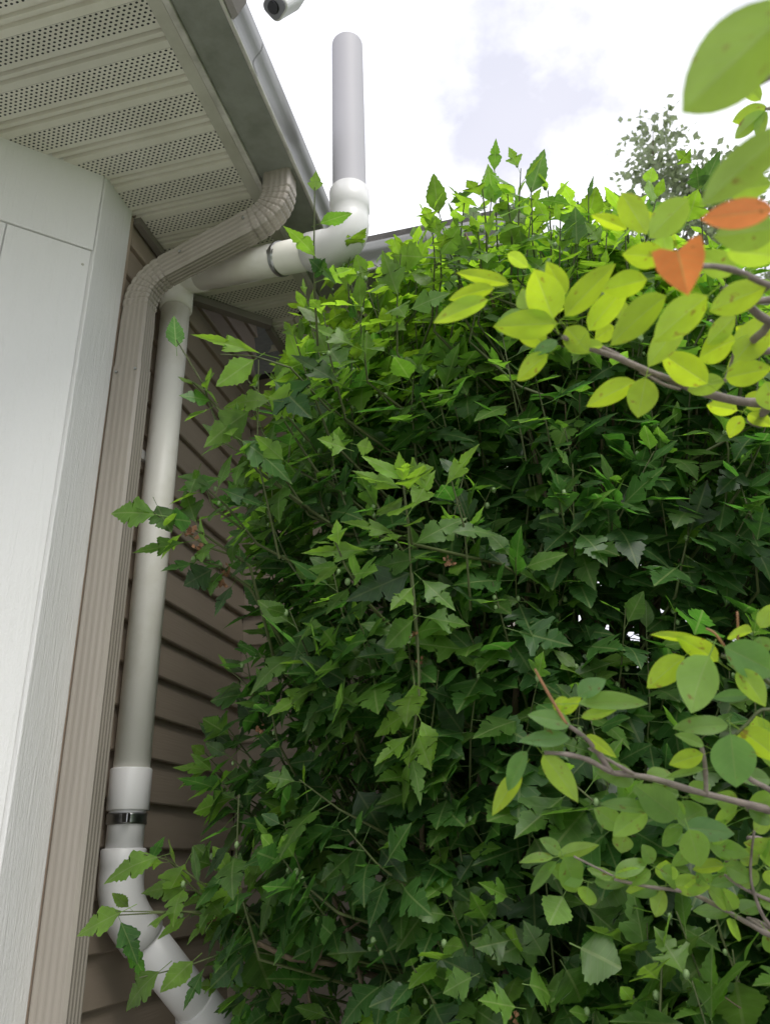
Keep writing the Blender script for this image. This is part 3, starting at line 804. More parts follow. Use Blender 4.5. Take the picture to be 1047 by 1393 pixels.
# ------------------------------------------------------------------ shrubs
class Shrub:
    def __init__(s, centre, half, p, base, zmin=0.2):
        s.c, s.h, s.p, s.base = np.array(centre), np.array(half), p, np.array(base)
        s.lv = Leaves(T_LOB, M['leaf']); s.tw = MB(); s.stems = []; s.bud = MB(); s.dry = []
        s.zmin = zmin
    def val(s, p):
        q = np.abs((np.asarray(p) - s.c) / s.h)
        return (q ** s.p).sum(-1) ** (1 / s.p)
    def grow_stems(s, n, r0=.013, forks=2):
        for i in range(n):
            a = 2 * math.pi * i / n + rng.uniform(-.3, .3)
            e = np.array([math.cos(a), math.sin(a), 0]) * rng.uniform(.25, .75)
            tip = s.c + s.h * np.array([e[0], e[1], rng.uniform(.45, .85)])
            b = s.base + np.array([rng.uniform(-.14, .14), rng.uniform(-.12, .12), 0])
            s.stem(b, tip, r0 * rng.uniform(.7, 1.15))
            for k in range(forks):
                path = s.stems[-1 - k][0]
                q = path[int(len(path) * rng.uniform(.3, .6))]
                a2 = a + rng.uniform(-1.2, 1.2)
                t2 = s.c + s.h * np.array([math.cos(a2) * rng.uniform(.5, .85), math.sin(a2) * rng.uniform(.5, .85), rng.uniform(-.1, .8)])
                s.stem(q, t2, r0 * rng.uniform(.4, .6))
    def stem(s, b, tip, r):
        b, tip = np.asarray(b, float), np.asarray(tip, float)
        mid = b * .45 + tip * .55; mid[2] += .12 * abs(tip[2] - b[2]) ; mid[:2] = b[:2] * .6 + tip[:2] * .4
        n = 14; pts = []
        wob = rng.normal(0, .018, (n + 1, 3)); wob[0] = 0
        for i in range(n + 1):
            t = i / n
            pts.append(b * (1 - t) ** 2 + mid * 2 * t * (1 - t) + tip * t * t + wob[i] * (1 - t * .3))
        s.stems.append((pts, [r * (1 - .75 * i / n) for i in range(n + 1)]))
    def nearest(s, p):
        if not hasattr(s, '_sp') or s._ns != len(s.stems):
            s._sp = np.concatenate([np.array(q[0][3:]) for q in s.stems]); s._ns = len(s.stems)
        d = s._sp - p
        dist = np.linalg.norm(d, axis=1) + np.maximum(0, d[:, 2] + .1) * 1.5
        return s._sp[np.argmin(dist)]
    def shoot(s, pts, nleaf, size, young, droop=.5, buds=.2, outward=None, taper=True, connect=True, face=.85):
        """leafy shoot along a polyline, leaves in an alternate spiral"""
        pts = [np.asarray(p, float) for p in pts]
        seg = np.cumsum([0] + [np.linalg.norm(pts[i + 1] - pts[i]) for i in range(len(pts) - 1)])
        if connect:
            q = s.nearest(pts[0]); m_ = (q + pts[0]) / 2 + np.array([0, 0, -.03]) + rng.normal(0, .02, 3)
            path = [q, m_] + pts; rr = [.0045, .0038] + list(np.linspace(.0032, .0013, len(pts)))
        else:
            path = pts; rr = list(np.linspace(.0032, .0013, len(pts)))
        s.tw.tube(path, rr, 4, True, False)
        ang0 = rng.uniform(0, 6.28)
        for i in range(nleaf):
            t = (i + .5) / nleaf
            t = .08 + .92 * t
            dpos = t * seg[-1]
            j = min(max(np.searchsorted(seg, dpos) - 1, 0), len(pts) - 2)
            f_ = (dpos - seg[j]) / max(seg[j + 1] - seg[j], 1e-6)
            p = pts[j] * (1 - f_) + pts[j + 1] * f_
            tg = unit(pts[j + 1] - pts[j])
            a = ang0 + i * 2.4 + rng.uniform(-.35, .35)
            e1 = unit(np.cross(tg, [0.31, 0.2, 0.9])); e2 = np.cross(tg, e1)
            rad = e1 * math.cos(a) + e2 * math.sin(a)
            o = outward if outward is not None else unit((p - s.c) / s.h)
            if rad @ o < -.3: rad = rad + o * 1.0
            lvl = 1.0 if t < .72 else 1.0 - (t - .72) * 1.8
            ln = size * lvl * rng.uniform(.75, 1.15)
            if taper and t < .2: ln *= .85
            d = unit(rad * .9 + tg * (.25 + .6 * max(0, t - .7) * 3) + np.array([0, 0, -droop * rng.uniform(.4, 1.3) * (1 - .8 * max(0, t - .75) * 4)]) + o * .15)
            nr = unit(np.array([0, 0, .65]) + o * face * 1.25 * rng.uniform(.3, 1.7) + tg * .3 + rng.normal(0, .2, 3))
            y = young + (t - .5) * .6
            ti = int(np.clip(round(y * 3 + rng.uniform(-.45, .45)), 0, 3))
            vi = rng.choice(6, p=[.2, .2, .24, .22, .07, .07]) if t < .8 else rng.choice([3, 4, 5])
            s.lv.add(ti * 6 + vi, p + d * ln * .30, d, nr, ln, ln * rng.uniform(.82, 1.05))
            if rng.random() < buds and t > .3:
                bd = p + rad * .012 + tg * .01
                s.bud.ball(bd, rng.uniform(.0035, .006), (1, 1, 1.35), 6, 4)
    def scatter(s, n, size, young_fn, nleaf=(9, 14), length=(.16, .36), cam_bias=.75, shell=(.86, 1.06), keep=None):
        made = 0; tries = 0
        while made < n and tries < n * 30:
            tries += 1
            v = rng.normal(0, 1, 3); v /= (np.abs(v) ** s.p).sum() ** (1 / s.p)
            p = s.c + s.h * v
            if p[2] < s.zmin: continue
            tocam = unit((EYE - p)[:2]); on = unit(((p - s.c) / s.h)[:2])
            if v[2] < .55 and on @ tocam < -.25 and rng.random() < cam_bias: continue
            if keep is not None and not keep(p): continue
            k = rng.uniform(*shell)
            if rng.random() < .25: k *= rng.uniform(.8, .95)
            tip = s.c + (p - s.c) * k
            o = unit((p - s.c) / s.h ** 1.2)
            ln = rng.uniform(*length)
            dirn = unit(o * rng.uniform(.35, .8) + np.array([0, 0, 1.0]) * rng.uniform(.5, 1.1) + rng.normal(0, .22, 3))
            start = tip - dirn * ln
            mid = (start + tip) / 2 + o * ln * .09
            s.shoot([start, mid, tip], int(rng.integers(*nleaf)), size * rng.uniform(.8, 1.15), young_fn(tip), droop=rng.uniform(.35, .9), outward=o)
            made += 1
    def fill(s, n, size, rr=(.35, .86)):
        for i in range(n):
            v = rng.normal(0, 1, 3); v /= (np.abs(v) ** s.p).sum() ** (1 / s.p)
            p = s.c + s.h * v * rng.uniform(*rr)
            if p[2] < s.zmin: continue
            o = unit(v + np.array([0, -.4, 0]))
            d = unit(o * .6 + rng.normal(0, .6, 3) + np.array([0, 0, -.35]))
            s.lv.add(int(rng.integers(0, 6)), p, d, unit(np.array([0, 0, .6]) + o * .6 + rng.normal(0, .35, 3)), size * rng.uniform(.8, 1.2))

main = Shrub((-.06, 1.98, 1.82), (.78, .52, 1.40), 2.8, (.05, 2.05, 0))
main.grow_stems(13, .013)
def y_main(p):
    return np.clip((p[2] - 2.4) * 1.3, 0.0, .95) + (.3 if rng.random() < .16 else 0)
def keep_main(p):
    if p[2] < 1.55 and p[1] < 1.9 and rng.random() < .45: return False
    return p[0] > (-.80 if p[2] < 2.3 else -.90) and p[1] < 2.62
main.scatter(860, .095, y_main, keep=keep_main)
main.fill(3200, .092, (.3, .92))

rear = Shrub((1.05, 2.75, 1.7), (.80, .62, 1.62), 2.5, (1.0, 2.8, 0))
rear.grow_stems(9, .012)
rear.scatter(480, .095, lambda p: np.clip((p[2] - 2.6) * .9, 0, .7) + (.2 if rng.random() < .1 else 0))
rear.fill(1700, .092, (.3, .92))

low = Shrub((.34, 1.42, .80), (.46, .26, .76), 2.4, (.34, 1.45, 0), zmin=.5)
low.grow_stems(6, .007, 1)
low.scatter(105, .100, lambda p: .18 + (.35 if rng.random() < .3 else 0), nleaf=(8, 12), length=(.2, .34))
low.fill(260, .09)

# ---- shoots that stand out in the photograph
def px(*q): return [at(*a) for a in q]
def hero(sh, b, t, wpx, d, tint, dt=0.0, under=False, roll=None, var=None):
    """a leaf from pixel b to pixel t, wpx pixels wide, d deep; dt: how much deeper its tip lies"""
    B, Tp = at(b[0], b[1], d), at(t[0], t[1], d + dt)
    dr = Tp - B; ln = np.linalg.norm(dr)
    view = unit(EYE - (B + Tp) / 2)
    u_ = unit(dr); n_ = unit(view - u_ * (view @ u_)); zz = np.array([0, 0, 1.]); zz = zz - u_ * (zz @ u_)
    side = np.cross(u_, n_)
    ro = roll if roll is not None else rng.uniform(-.4, .4)
    n_ = n_ * math.cos(ro) + side * math.sin(ro)
    n_ = unit((-n_ if under else n_) + .45 * zz)
    w_ = wpx / FPX * d / .80 / max(.6, math.cos(ro))
    vi = var if var is not None else int(rng.choice([0, 1, 2, 3, 4]))
    vi_w = {0: .86, 1: .86, 2: .88, 3: .88, 4: .59, 5: .59}[vi]
    sh.lv.add(int(round(tint * 3)) * 6 + vi, B, dr, n_, ln, wpx / FPX * d / vi_w / max(.6, math.cos(ro)))

HERO_MAIN = [
 # left twig across the pipe
 ((210,700),(141,690),44,1.55,.35,0), ((214,688),(233,728),38,1.56,.35,1), ((232,706),(264,708),34,1.57,.1,1), ((250,738),(180,752),26,1.56,.2,0), ((288,775),(242,800),40,1.6,.0,0),
 ((270,640),(258,672),40,1.6,.2,1), ((300,650),(240,668),24,1.6,.0,0), ((300,665),(365,690),26,1.6,.0,0),
 # pale leaves under the eave
 ((352,480),(258,453),24,1.62,1.0,0), ((366,545),(300,540),36,1.6,1.0,0), ((366,540),(412,556),48,1.6,1.0,0), ((338,560),(276,600),48,1.6,.7,1), ((345,490),(292,525),34,1.62,.7,1),
 ((240,472),(236,432),24,1.58,.1,1), ((285,545),(245,535),28,1.6,.0,0), ((330,600),(395,640),44,1.6,.1,0), ((375,520),(425,570),60,1.62,.15,0), ((385,625),(345,590),28,1.6,.5,1),
 # lower left sprays
 ((214,1166),(136,1186),40,1.5,.7,0), ((252,1176),(222,1226),40,1.52,.65,1), ((166,1240),(98,1272),38,1.48,.7,0), ((165,1255),(190,1312),34,1.48,.1,0), ((172,1290),(208,1325),26,1.5,.15,0),
 ((216,1322),(154,1372),42,1.48,.75,0), ((262,1308),(218,1346),32,1.5,.55,1), ((278,1318),(248,1376),22,1.5,.0,0), ((344,1204),(360,1142),26,1.55,.7,1), ((290,1250),(325,1190),44,1.56,.6,1),
 ((205,1172),(222,1130),16,1.52,.1,1), ((270,1200),(262,1150),12,1.53,.3,1), ((300,1215),(270,1265),40,1.56,.2,0), ((330,1300),(285,1345),50,1.55,.1,0), ((345,1290),(370,1345),60,1.56,.35,0),
 # pale shoot in the middle
 ((545,664),(478,640),24,1.42,.85,1), ((548,652),(494,618),20,1.42,.9,0), ((549,655),(538,622),24,1.42,1.0,0), ((552,650),(590,635),40,1.43,.9,1), ((560,692),(592,638),34,1.42,.9,0), ((607,660),(651,602),30,1.42,.85,0),
 ((536,726),(464,708),26,1.42,.7,0), ((567,738),(633,697),34,1.42,.4,0), ((615,724),(677,712),28,1.43,.35,0), ((500,748),(408,752),28,1.45,.6,0), ((470,610),(432,596),34,1.46,.8,0), ((485,605),(515,612),24,1.46,.95,1),
 ((565,760),(500,772),40,1.43,.3,0), ((557,780),(470,815),52,1.44,.1,0), ((575,790),(620,830),40,1.44,.2,0), ((560,800),(530,830),36,1.43,.5,0), ((560,845),(520,880),44,1.43,.2,0), ((580,840),(640,850),42,1.44,.2,0),
 # hanging shoot
 ((568,932),(565,972),28,1.42,.75,0), ((556,1002),(507,1042),30,1.42,.95,0), ((573,982),(599,1036),32,1.42,.95,0), ((556,1035),(543,1106),13,1.42,.8,0), ((559,1030),(577,1082),26,1.42,.4,1),
 # bottom edge
 ((520,1400),(478,1356),50,1.4,1.0,0), ((535,1400),(525,1345),44,1.4,.2,0), ((560,1398),(590,1345),36,1.4,.6,1),
 # tops against the sky
 ((672,232),(674,188),18,1.9,.45,1), ((672,276),(664,234),38,1.88,.4,1), ((698,268),(668,262),18,1.9,.5,1), ((596,290),(589,236),28,1.9,.5,1), ((612,276),(645,257),12,1.9,.3,1), ((722,262),(739,207),28,1.9,.45,1), ((775,279),(728,264),20,1.9,.35,1),
 ((784,332),(782,284),44,1.85,.25,1), ((700,265),(725,300),20,1.9,.3,1), ((800,270),(806,240),8,1.9,.2,1), ((745,300),(810,290),14,1.9,.2,0),
 ((428,260),(430,234),20,1.5,1.0,1), ((436,304),(480,287),20,1.5,.45,1), ((428,348),(393,303),24,1.5,.6,1), ((428,350),(455,385),14,1.5,.3,0), ((440,380),(480,365),26,1.5,.5,1), ((435,420),(418,398),16,1.52,.7,1), ((440,372),(430,355),30,1.5,.0,0),
 ((480,470),(420,440),30,1.6,.5,0), ((460,520),(395,480),36,1.6,.2,0), ((540,400),(520,340),40,1.75,.8,1), ((560,420),(610,395),40,1.7,.35,0), ((575,350),(530,345),40,1.8,.7,1), ((600,345),(625,310),40,1.82,.6,1), ((640,350),(625,320),30,1.8,.5,1), ((700,335),(690,300),36,1.85,.5,1),
]
for (b_, t_, wp, d_, ti_, un) in HERO_MAIN:
    hero(main, b_, t_, wp, d_, ti_, dt=rng.uniform(-.04, .03), under=bool(un))
HERO_LOW = [
 ((790,1290),(845,1315),76,1.22,.2,0), ((800,1235),(862,1290),56,1.25,.25,0), ((865,1280),(930,1350),56,1.24,.1,0), ((720,1340),(755,1345),60,1.22,.2,0), ((690,1280),(645,1290),44,1.25,.3,0), ((740,1300),(715,1260),40,1.27,.2,0),
 ((765,1220),(745,1260),44,1.26,.5,1), ((690,1220),(650,1200),30,1.28,.4,0), ((640,1330),(600,1350),44,1.24,.25,0), ((700,1370),(650,1360),50,1.2,.2,0), ((910,1240),(985,1250),70,1.3,.15,0), ((660,1250),(640,1215),40,1.28,.3,0),
 ((770,1320),(800,1370),80,1.2,.25,0), ((960,1290),(1010,1330),60,1.3,.1,0), ((850,1180),(800,1240),70,1.3,.3,0), ((890,1370),(850,1395),60,1.22,.15,0),
]
for (b_, t_, wp, d_, ti_, un) in HERO_LOW:
    hero(low, b_, t_, wp, d_, ti_, dt=rng.uniform(-.05, .01), under=bool(un), roll=rng.uniform(-.35, .35))
HERO_REAR = [((940,222),(918,204),22,2.1,.95,1), ((954,260),(977,208),24,2.1,.4,1), ((950,258),(947,224),28,2.1,.45,1), ((882,250),(887,228),20,2.15,.95,1), ((870,290),(905,275),22,2.15,.4,1), ((840,290),(810,295),18,2.1,.5,0)]
for (b_, t_, wp, d_, ti_, un) in HERO_REAR:
    hero(rear, b_, t_, wp, d_, ti_, dt=rng.uniform(-.03, .03), under=bool(un))
for q, n_, y_ in (([(430,640,1.74),(385,570,1.67),(330,510,1.63)], 9, .45), ([(450,600,1.76),(420,520,1.7),(400,455,1.68)], 9, .6), ([(470,570,1.76),(450,490,1.72),(440,425,1.72)], 9, .75),
    ([(400,680,1.7),(350,630,1.64),(300,600,1.62)], 8, .25), ([(420,700,1.72),(380,640,1.66),(345,560,1.64)], 8, .35), ([(500,520,1.78),(490,440,1.74),(500,380,1.74)], 9, .8), ([(340,800,1.68),(300,770,1.64),(262,760,1.61)], 8, .1),
    ([(350,740,1.68),(310,690,1.63),(265,650,1.6)], 8, .3), ([(540,480,1.8),(540,410,1.78),(545,345,1.78)], 9, .85), ([(590,450,1.84),(600,380,1.82),(598,310,1.84)], 9, .85), ([(650,440,1.86),(660,360,1.85),(668,270,1.87)], 9, .8), ([(700,430,1.88),(715,360,1.87),(722,290,1.88)], 8, .8),
    ([(760,430,1.88),(778,370,1.87),(784,320,1.86)], 8, .7), ([(400,1290,1.66),(340,1260,1.6),(290,1215,1.56)], 9, .4), ([(420,1350,1.64),(350,1345,1.58),(290,1335,1.55)], 9, .3), ([(380,1240,1.66),(340,1200,1.6),(345,1160,1.58)], 8, .4), ([(340,1270,1.6),(260,1205,1.54),(225,1165,1.52)], 8, .6), ([(330,1240,1.6),(240,1240,1.52),(160,1240,1.48)], 4, .7), ([(340,770,1.66),(275,725,1.6),(215,700,1.56)], 8, .4), ([(350,640,1.66),(300,560,1.61),(262,520,1.59)], 8, .5), ([(560,900,1.47),(566,960,1.43),(560,1020,1.42)], 5, 1.1), ([(560,740,1.46),(552,690,1.43),(546,640,1.42)], 7, 1.1), ([(500,820,1.5),(470,770,1.46),(455,735,1.45)], 8, .5)):
    main.shoot(px(*q), n_, .074, y_, droop=.5, outward=unit([-.35, -.9, .2]), connect=True)
for x_, y_ in ((585,270),(618,300),(632,255),(655,235),(690,250),(708,215),(745,245),(762,285),(800,285),(825,300),(850,275),(650,300),(735,320)):
    dq = 1.86 + rng.uniform(-.08, .1)
    main.shoot(px((x_ + rng.uniform(-12, 12), y_ + 165, dq + .04), (x_ + rng.uniform(-8, 8), y_ + 80, dq + .01), (x_, y_ + 14, dq)), 9, .076, .8 + rng.uniform(-.2, .2), droop=.35, buds=.1, outward=unit([rng.uniform(-.6, .6), -.8, .2]))
def twig(sh, q, r0=.0028, r1=.0012): sh.tw.tube(px(*q), list(np.linspace(r0, r1, len(q))), 5, True, False)
for q in (
  [(432,470,1.6),(428,400,1.52),(427,330,1.5),(428,255,1.5)],
  [(330,760,1.66),(285,745,1.6),(245,720,1.57),(210,698,1.55)], [(330,720,1.66),(290,690,1.62),(275,650,1.6)],
  [(450,560,1.72),(395,500,1.64),(345,484,1.62),(300,482,1.61)], [(300,590,1.62),(275,520,1.6),(240,462,1.58)], [(420,600,1.7),(385,560,1.62),(350,545,1.6)], [(380,760,1.66),(350,620,1.6),(352,490,1.62)],
  [(440,1306,1.62),(380,1300,1.58),(320,1290,1.54),(250,1316,1.5),(190,1330,1.48)], [(330,1260,1.62),(280,1205,1.54),(230,1170,1.52),(196,1162,1.5)], [(330,1250,1.6),(250,1240,1.52),(160,1245,1.48)],
  [(572,930,1.46),(560,800,1.44),(554,700,1.42),(546,635,1.42)], [(640,830,1.5),(632,720,1.44),(610,640,1.43)], [(560,780,1.5),(568,870,1.44),(570,950,1.42),(562,1000,1.42),(556,1045,1.42)],
  [(688,420,1.95),(676,330,1.9),(672,225,1.9)], [(640,420,1.95),(610,340,1.9),(596,285,1.9)], [(735,420,1.95),(724,330,1.9),(722,255,1.9)], [(790,430,1.92),(785,380,1.88),(784,325,1.86)], [(830,430,1.95),(800,330,1.9),(800,262,1.9)],
  [(960,420,2.15),(955,320,2.12),(948,220,2.1)], [(890,420,2.2),(884,330,2.16),(882,245,2.15)]):
    twig(main if q[0][0] < 850 else rear, q)
for q, r0_, r1_ in (
  ([(640,1420,1.6),(615,1350,1.52),(590,1280,1.5),(560,1200,1.5),(542,1150,1.53)], .0062, .0035), ([(500,1420,1.6),(490,1330,1.55),(470,1260,1.54),(430,1170,1.56)], .005, .003),
  ([(585,1420,1.62),(580,1300,1.6),(575,1180,1.58),(572,1080,1.6),(568,960,1.6)], .0075, .004), ([(745,1080,1.72),(742,960,1.68),(735,860,1.66),(740,780,1.68),(760,690,1.72)], .011, .006),
  ([(690,1100,1.72),(700,960,1.68),(708,860,1.66),(725,760,1.7)], .008, .005), ([(760,1020,1.7),(752,940,1.66),(748,850,1.66),(760,760,1.7)], .004, .003),
  ([(800,1000,1.8),(805,890,1.78),(840,800,1.8),(885,690,1.85)], .008, .004), ([(800,900,1.78),(860,850,1.8),(910,800,1.85)], .006, .003),
  ([(430,1420,1.6),(418,1340,1.56),(440,1290,1.55),(520,1230,1.58)], .004, .0025), ([(350,1282,1.52),(395,1304,1.52),(445,1310,1.56),(520,1330,1.66)], .005, .006), ([(640,1290,1.66),(665,1170,1.64),(690,1060,1.66)], .008, .005)):
    b_ = px(*q); main.stems.append((b_, list(np.linspace(r0_, r1_, len(b_)))))
for p_, r_ in (((262,722,1.58), .014), ((270,745,1.58), .011), ((298,788,1.62), .016), ((306,775,1.63), .011), ((285,1250,1.56), .012), ((310,1252,1.58), .014), ((352,990,1.6), .008), ((610,765,1.46), .010), ((560,860,1.45), .009), ((572,900,1.45), .008)):
    main.dry.append((at(*p_), r_))
low.dry += [(at(765, 1245, 1.28), .009), (at(700, 1385, 1.24), .010)]

# ---- which leaves show largest: aim rays from the camera through a grid of the picture
allv, allf, own = [], [], []
nb = 0
SH = [main, rear, low]
for si, s_ in enumerate(SH):
    v, f, u, t, ids = s_.lv.arrays(list(range(len(s_.lv.k))))
    allv.append(v); allf.append(f + nb); nb += len(v); own += [(si, int(i)) for i in ids]
allv = np.concatenate(allv); allf = np.concatenate(allf)
tree = BVHTree.FromPolygons(allv.tolist(), allf.tolist(), all_triangles=True)
cnt = [{}, {}, {}]
eye = Vector(EYE)
for yy in range(2, 1393, 4):
    for xx in range(2, 1047, 4):
        d = ROT @ _c(xx, yy)
        hit = tree.ray_cast(eye, Vector(d))
        if hit[2] is not None:
            si, li = own[hit[2]]; cnt[si][li] = cnt[si].get(li, 0) + 1

LBL = [('leafy_shrub', 'tall dense shrub with toothed lobed leaves filling the space between siding and sky', 300),
       ('leafy_shrub', 'looser shrub with gaps of light, behind the branches of oval yellow-green leaves', 300),
       ('leafy_shrub', 'low front shrub with the largest lobed leaves, under the thin bare-twigged branches', 300)]
for si, s_ in enumerate(SH):
    nm, lb, mxn = LBL[si]
    root = empty(nm, tuple(s_.base), lb, 'shrub', 'lobed-leaf shrubs by the house')
    top = sorted(cnt[si], key=lambda i: -cnt[si][i])[:mxn]
    emit(s_.lv, root, top)
    for pts, rr in s_.stems:
        b = MB(); b.tube(pts, rr, 7, True, False); b.build('stem', M['bark'], root)
    tag(s_.tw.build('twigs', M['twig'], root), kind='stuff')
    if s_.bud.v: tag(s_.bud.build('buds', M['bud'], root), kind='stuff')
    for c, r in s_.dry:
        b = MB()
        for k in range(11):
            q = c + rng.normal(0, r * .55, 3); a = rng.normal(0, 1, 3); a /= np.linalg.norm(a); e = unit(np.cross(a, rng.normal(0, 1, 3)))
            w_ = r * .45
            b.add([q - e * w_ * .3, q + a * r * .5 - e * w_, q + a * r, q + a * r * .5 + e * w_], [(0, 1, 2, 3)])
        b.build('dried_seed_head', M['dry'], root)

# ------------------------------------------------------------------ young tree with oval leaves (branches reach in from the right)
tr_base = (1.05, .62, 0)
ot = empty('young_tree', tr_base, 'young tree at the right edge, smooth oval yellow-green leaves and two orange ones', 'tree')
ov = Leaves(T_OVAL, M['oval_leaf'])
b = MB(); trunk_pts = [(1.05, .62, 0), (1.06, .63, .8), (1.03, .66, 1.5), (1.04, .68, 2.2), (1.0, .7, 2.9)]
b.tube(trunk_pts, [.035, .03, .025, .018, .008], 10, True, False); b.build('trunk', M['grey_bark'], ot)
def branch(q, r0, r1, join=None, mat='grey_bark'):
    pts = px(*q)
    if join is not None: pts = [np.array(join)] + pts
    P = [Vector(p) for p in pts]; fine = []
    for i in range(len(P) - 1):        # smooth the polyline and roughen it a little
        p0_, p1_, p2_, p3_ = P[max(i - 1, 0)], P[i], P[i + 1], P[min(i + 2, len(P) - 1)]
        for k in range(4):
            t = k / 4
            fine.append(.5 * ((2 * p1_) + (p2_ - p0_) * t + (2 * p0_ - 5 * p1_ + 4 * p2_ - p3_) * t * t + (3 * p1_ - p0_ - 3 * p2_ + p3_) * t ** 3))
    fine.append(P[-1])
    n = len(fine)
    rr = [(r0 + (r1 - r0) * i / (n - 1)) * random.uniform(.9, 1.15) for i in range(n)]
    b = MB(); b.tube(fine, rr, 8, True, True); return b.build('branch', M[mat], ot)
U1, U2, U3 = (1.03, .66, 1.62), (1.04, .68, 1.95), (1.05, .66, 1.3)
branch([(1110,562,.92),(1047,550,.88),(1000,545,.86),(950,532,.85),(915,518,.84),(880,505,.83),(835,485,.82),(790,470,.81),(765,458,.8)], .0058, .0022, U2)
branch([(905,514,.84),(868,500,.83),(830,478,.83),(805,468,.82)], .0034, .0018)
branch([(925,520,.84),(918,495,.83),(914,465,.82)], .0026, .0015)
branch([(870,505,.83),(900,522,.83),(925,530,.83)], .0018, .0015)
branch([(1120,470,.8),(1047,438,.75),(1020,418,.73),(1000,395,.72),(985,392,.71)], .005, .0025, U2)
branch([(1120,400,.72),(1047,388,.68),(1005,370,.66),(965,362,.64),(930,366,.62)], .004, .002, U2)
branch([(985,520,.84),(992,500,.84),(1000,470,.83)], .002, .0015)
branch([(1120,60,.5),(1075,30,.45),(1062,40,.42)], .004, .002, (1.0, .7, 2.7))
branch([(1120,170,.95),(1060,150,.9),(1040,148,.9)], .003, .0015, (1.0, .7, 2.75))
branch([(1120,1120,.95),(1047,1102,.9),(1000,1090,.9),(940,1075,.9),(890,1060,.89),(850,1053,.89),(830,1050,.88),(800,1034,.87),(770,1026,.86),(740,1024,.86)], .0046, .0022, U3)
branch([(830,1050,.88),(812,1022,.88),(795,1003,.87),(770,985,.86)], .0036, .002)
branch([(862,1054,.89),(828,1034,.88),(800,1018,.88)], .0024, .0014)
branch([(770,985,.86),(752,955,.86),(735,925,.86),(727,910,.86)], .0018, .0011, None, 'red_twig')
branch([(960,1082,.9),(958,1040,.9),(952,1010,.9)], .003, .002)
branch([(1120,1010,.86),(1047,965,.84),(1015,985,.84),(1000,1000,.84)], .002, .0015, None, 'twig')
branch([(1110,1120,.88),(1047,1075,.86),(1020,1060,.86),(1005,1040,.86)], .0034, .002)
branch([(1120,1000,.9),(1047,930,.86),(1000,900,.85),(980,892,.85)], .003, .002, None, 'twig')
branch([(985,880,.85),(972,862,.85),(960,855,.85)], .0015, .001, None, 'red_twig'); branch([(1002,880,.85),(1003,860,.85),(1002,832,.85)], .0016, .001, None, 'red_twig')
branch([(1120,1300,1.05),(1047,1272,1.0),(1020,1258,1.0),(980,1235,.99),(935,1214,.98),(880,1206,.97),(835,1196,.96)], .004, .0018, (1.06, .63, .9))
branch([(1120,1170,1.0),(1047,1162,.97),(1010,1165,.96),(985,1172,.96)], .0035, .002, (1.05, .63, 1.1))
branch([(1110,1310,1.0),(1047,1260,.97),(1025,1215,.96),(1020,1180,.96),(1025,1130,.95)], .0028, .0014)
branch([(1100,1240,1.0),(1047,1225,.97),(1005,1205,.96),(985,1190,.96)], .0028, .0016)
branch([(780,1165,.97),(830,1190,.97),(860,1204,.97)], .0012, .0018)

TI = {'g': 1, 'y': 3, 'v': 2, 'd': 0}
def oleaf(b_, t_, wp, d_, tone, under=None, dt=None):
    B, Tp = at(b_[0], b_[1], d_), at(t_[0], t_[1], d_ + (dt if dt is not None else rng.uniform(-.012, .012)))
    dr = Tp - B; ln = np.linalg.norm(dr)
    view = unit(EYE - (B + Tp) / 2); n_ = unit(view - unit(dr) * (view @ unit(dr)))
    u_ = unit(dr); side = np.cross(u_, n_); ro = rng.uniform(-.4, .4) * (.3 if d_ < .6 else 1)
    zz = np.array([0, 0, 1.]); zz = zz - u_ * (zz @ u_)
    n_ = n_ * math.cos(ro) + side * math.sin(ro)
    n_ = unit((-n_ if (under if under is not None else tone in 'yvo') else n_) + (0 if tone in 'oh' or d_ < .6 else .6) * zz)
    if tone == 'o': k, tw_ = 16, .60
    elif tone == 'h': k, tw_ = 17, .94
    else:
        vi = int(rng.integers(0, 4)); k = TI[tone] * 4 + vi; tw_ = 2 * (.25, .30, .34, .28)[vi]
    ov.add(k, B, dr, n_, ln, wp / FPX * d_ / tw_ / max(.75, math.cos(ro)))
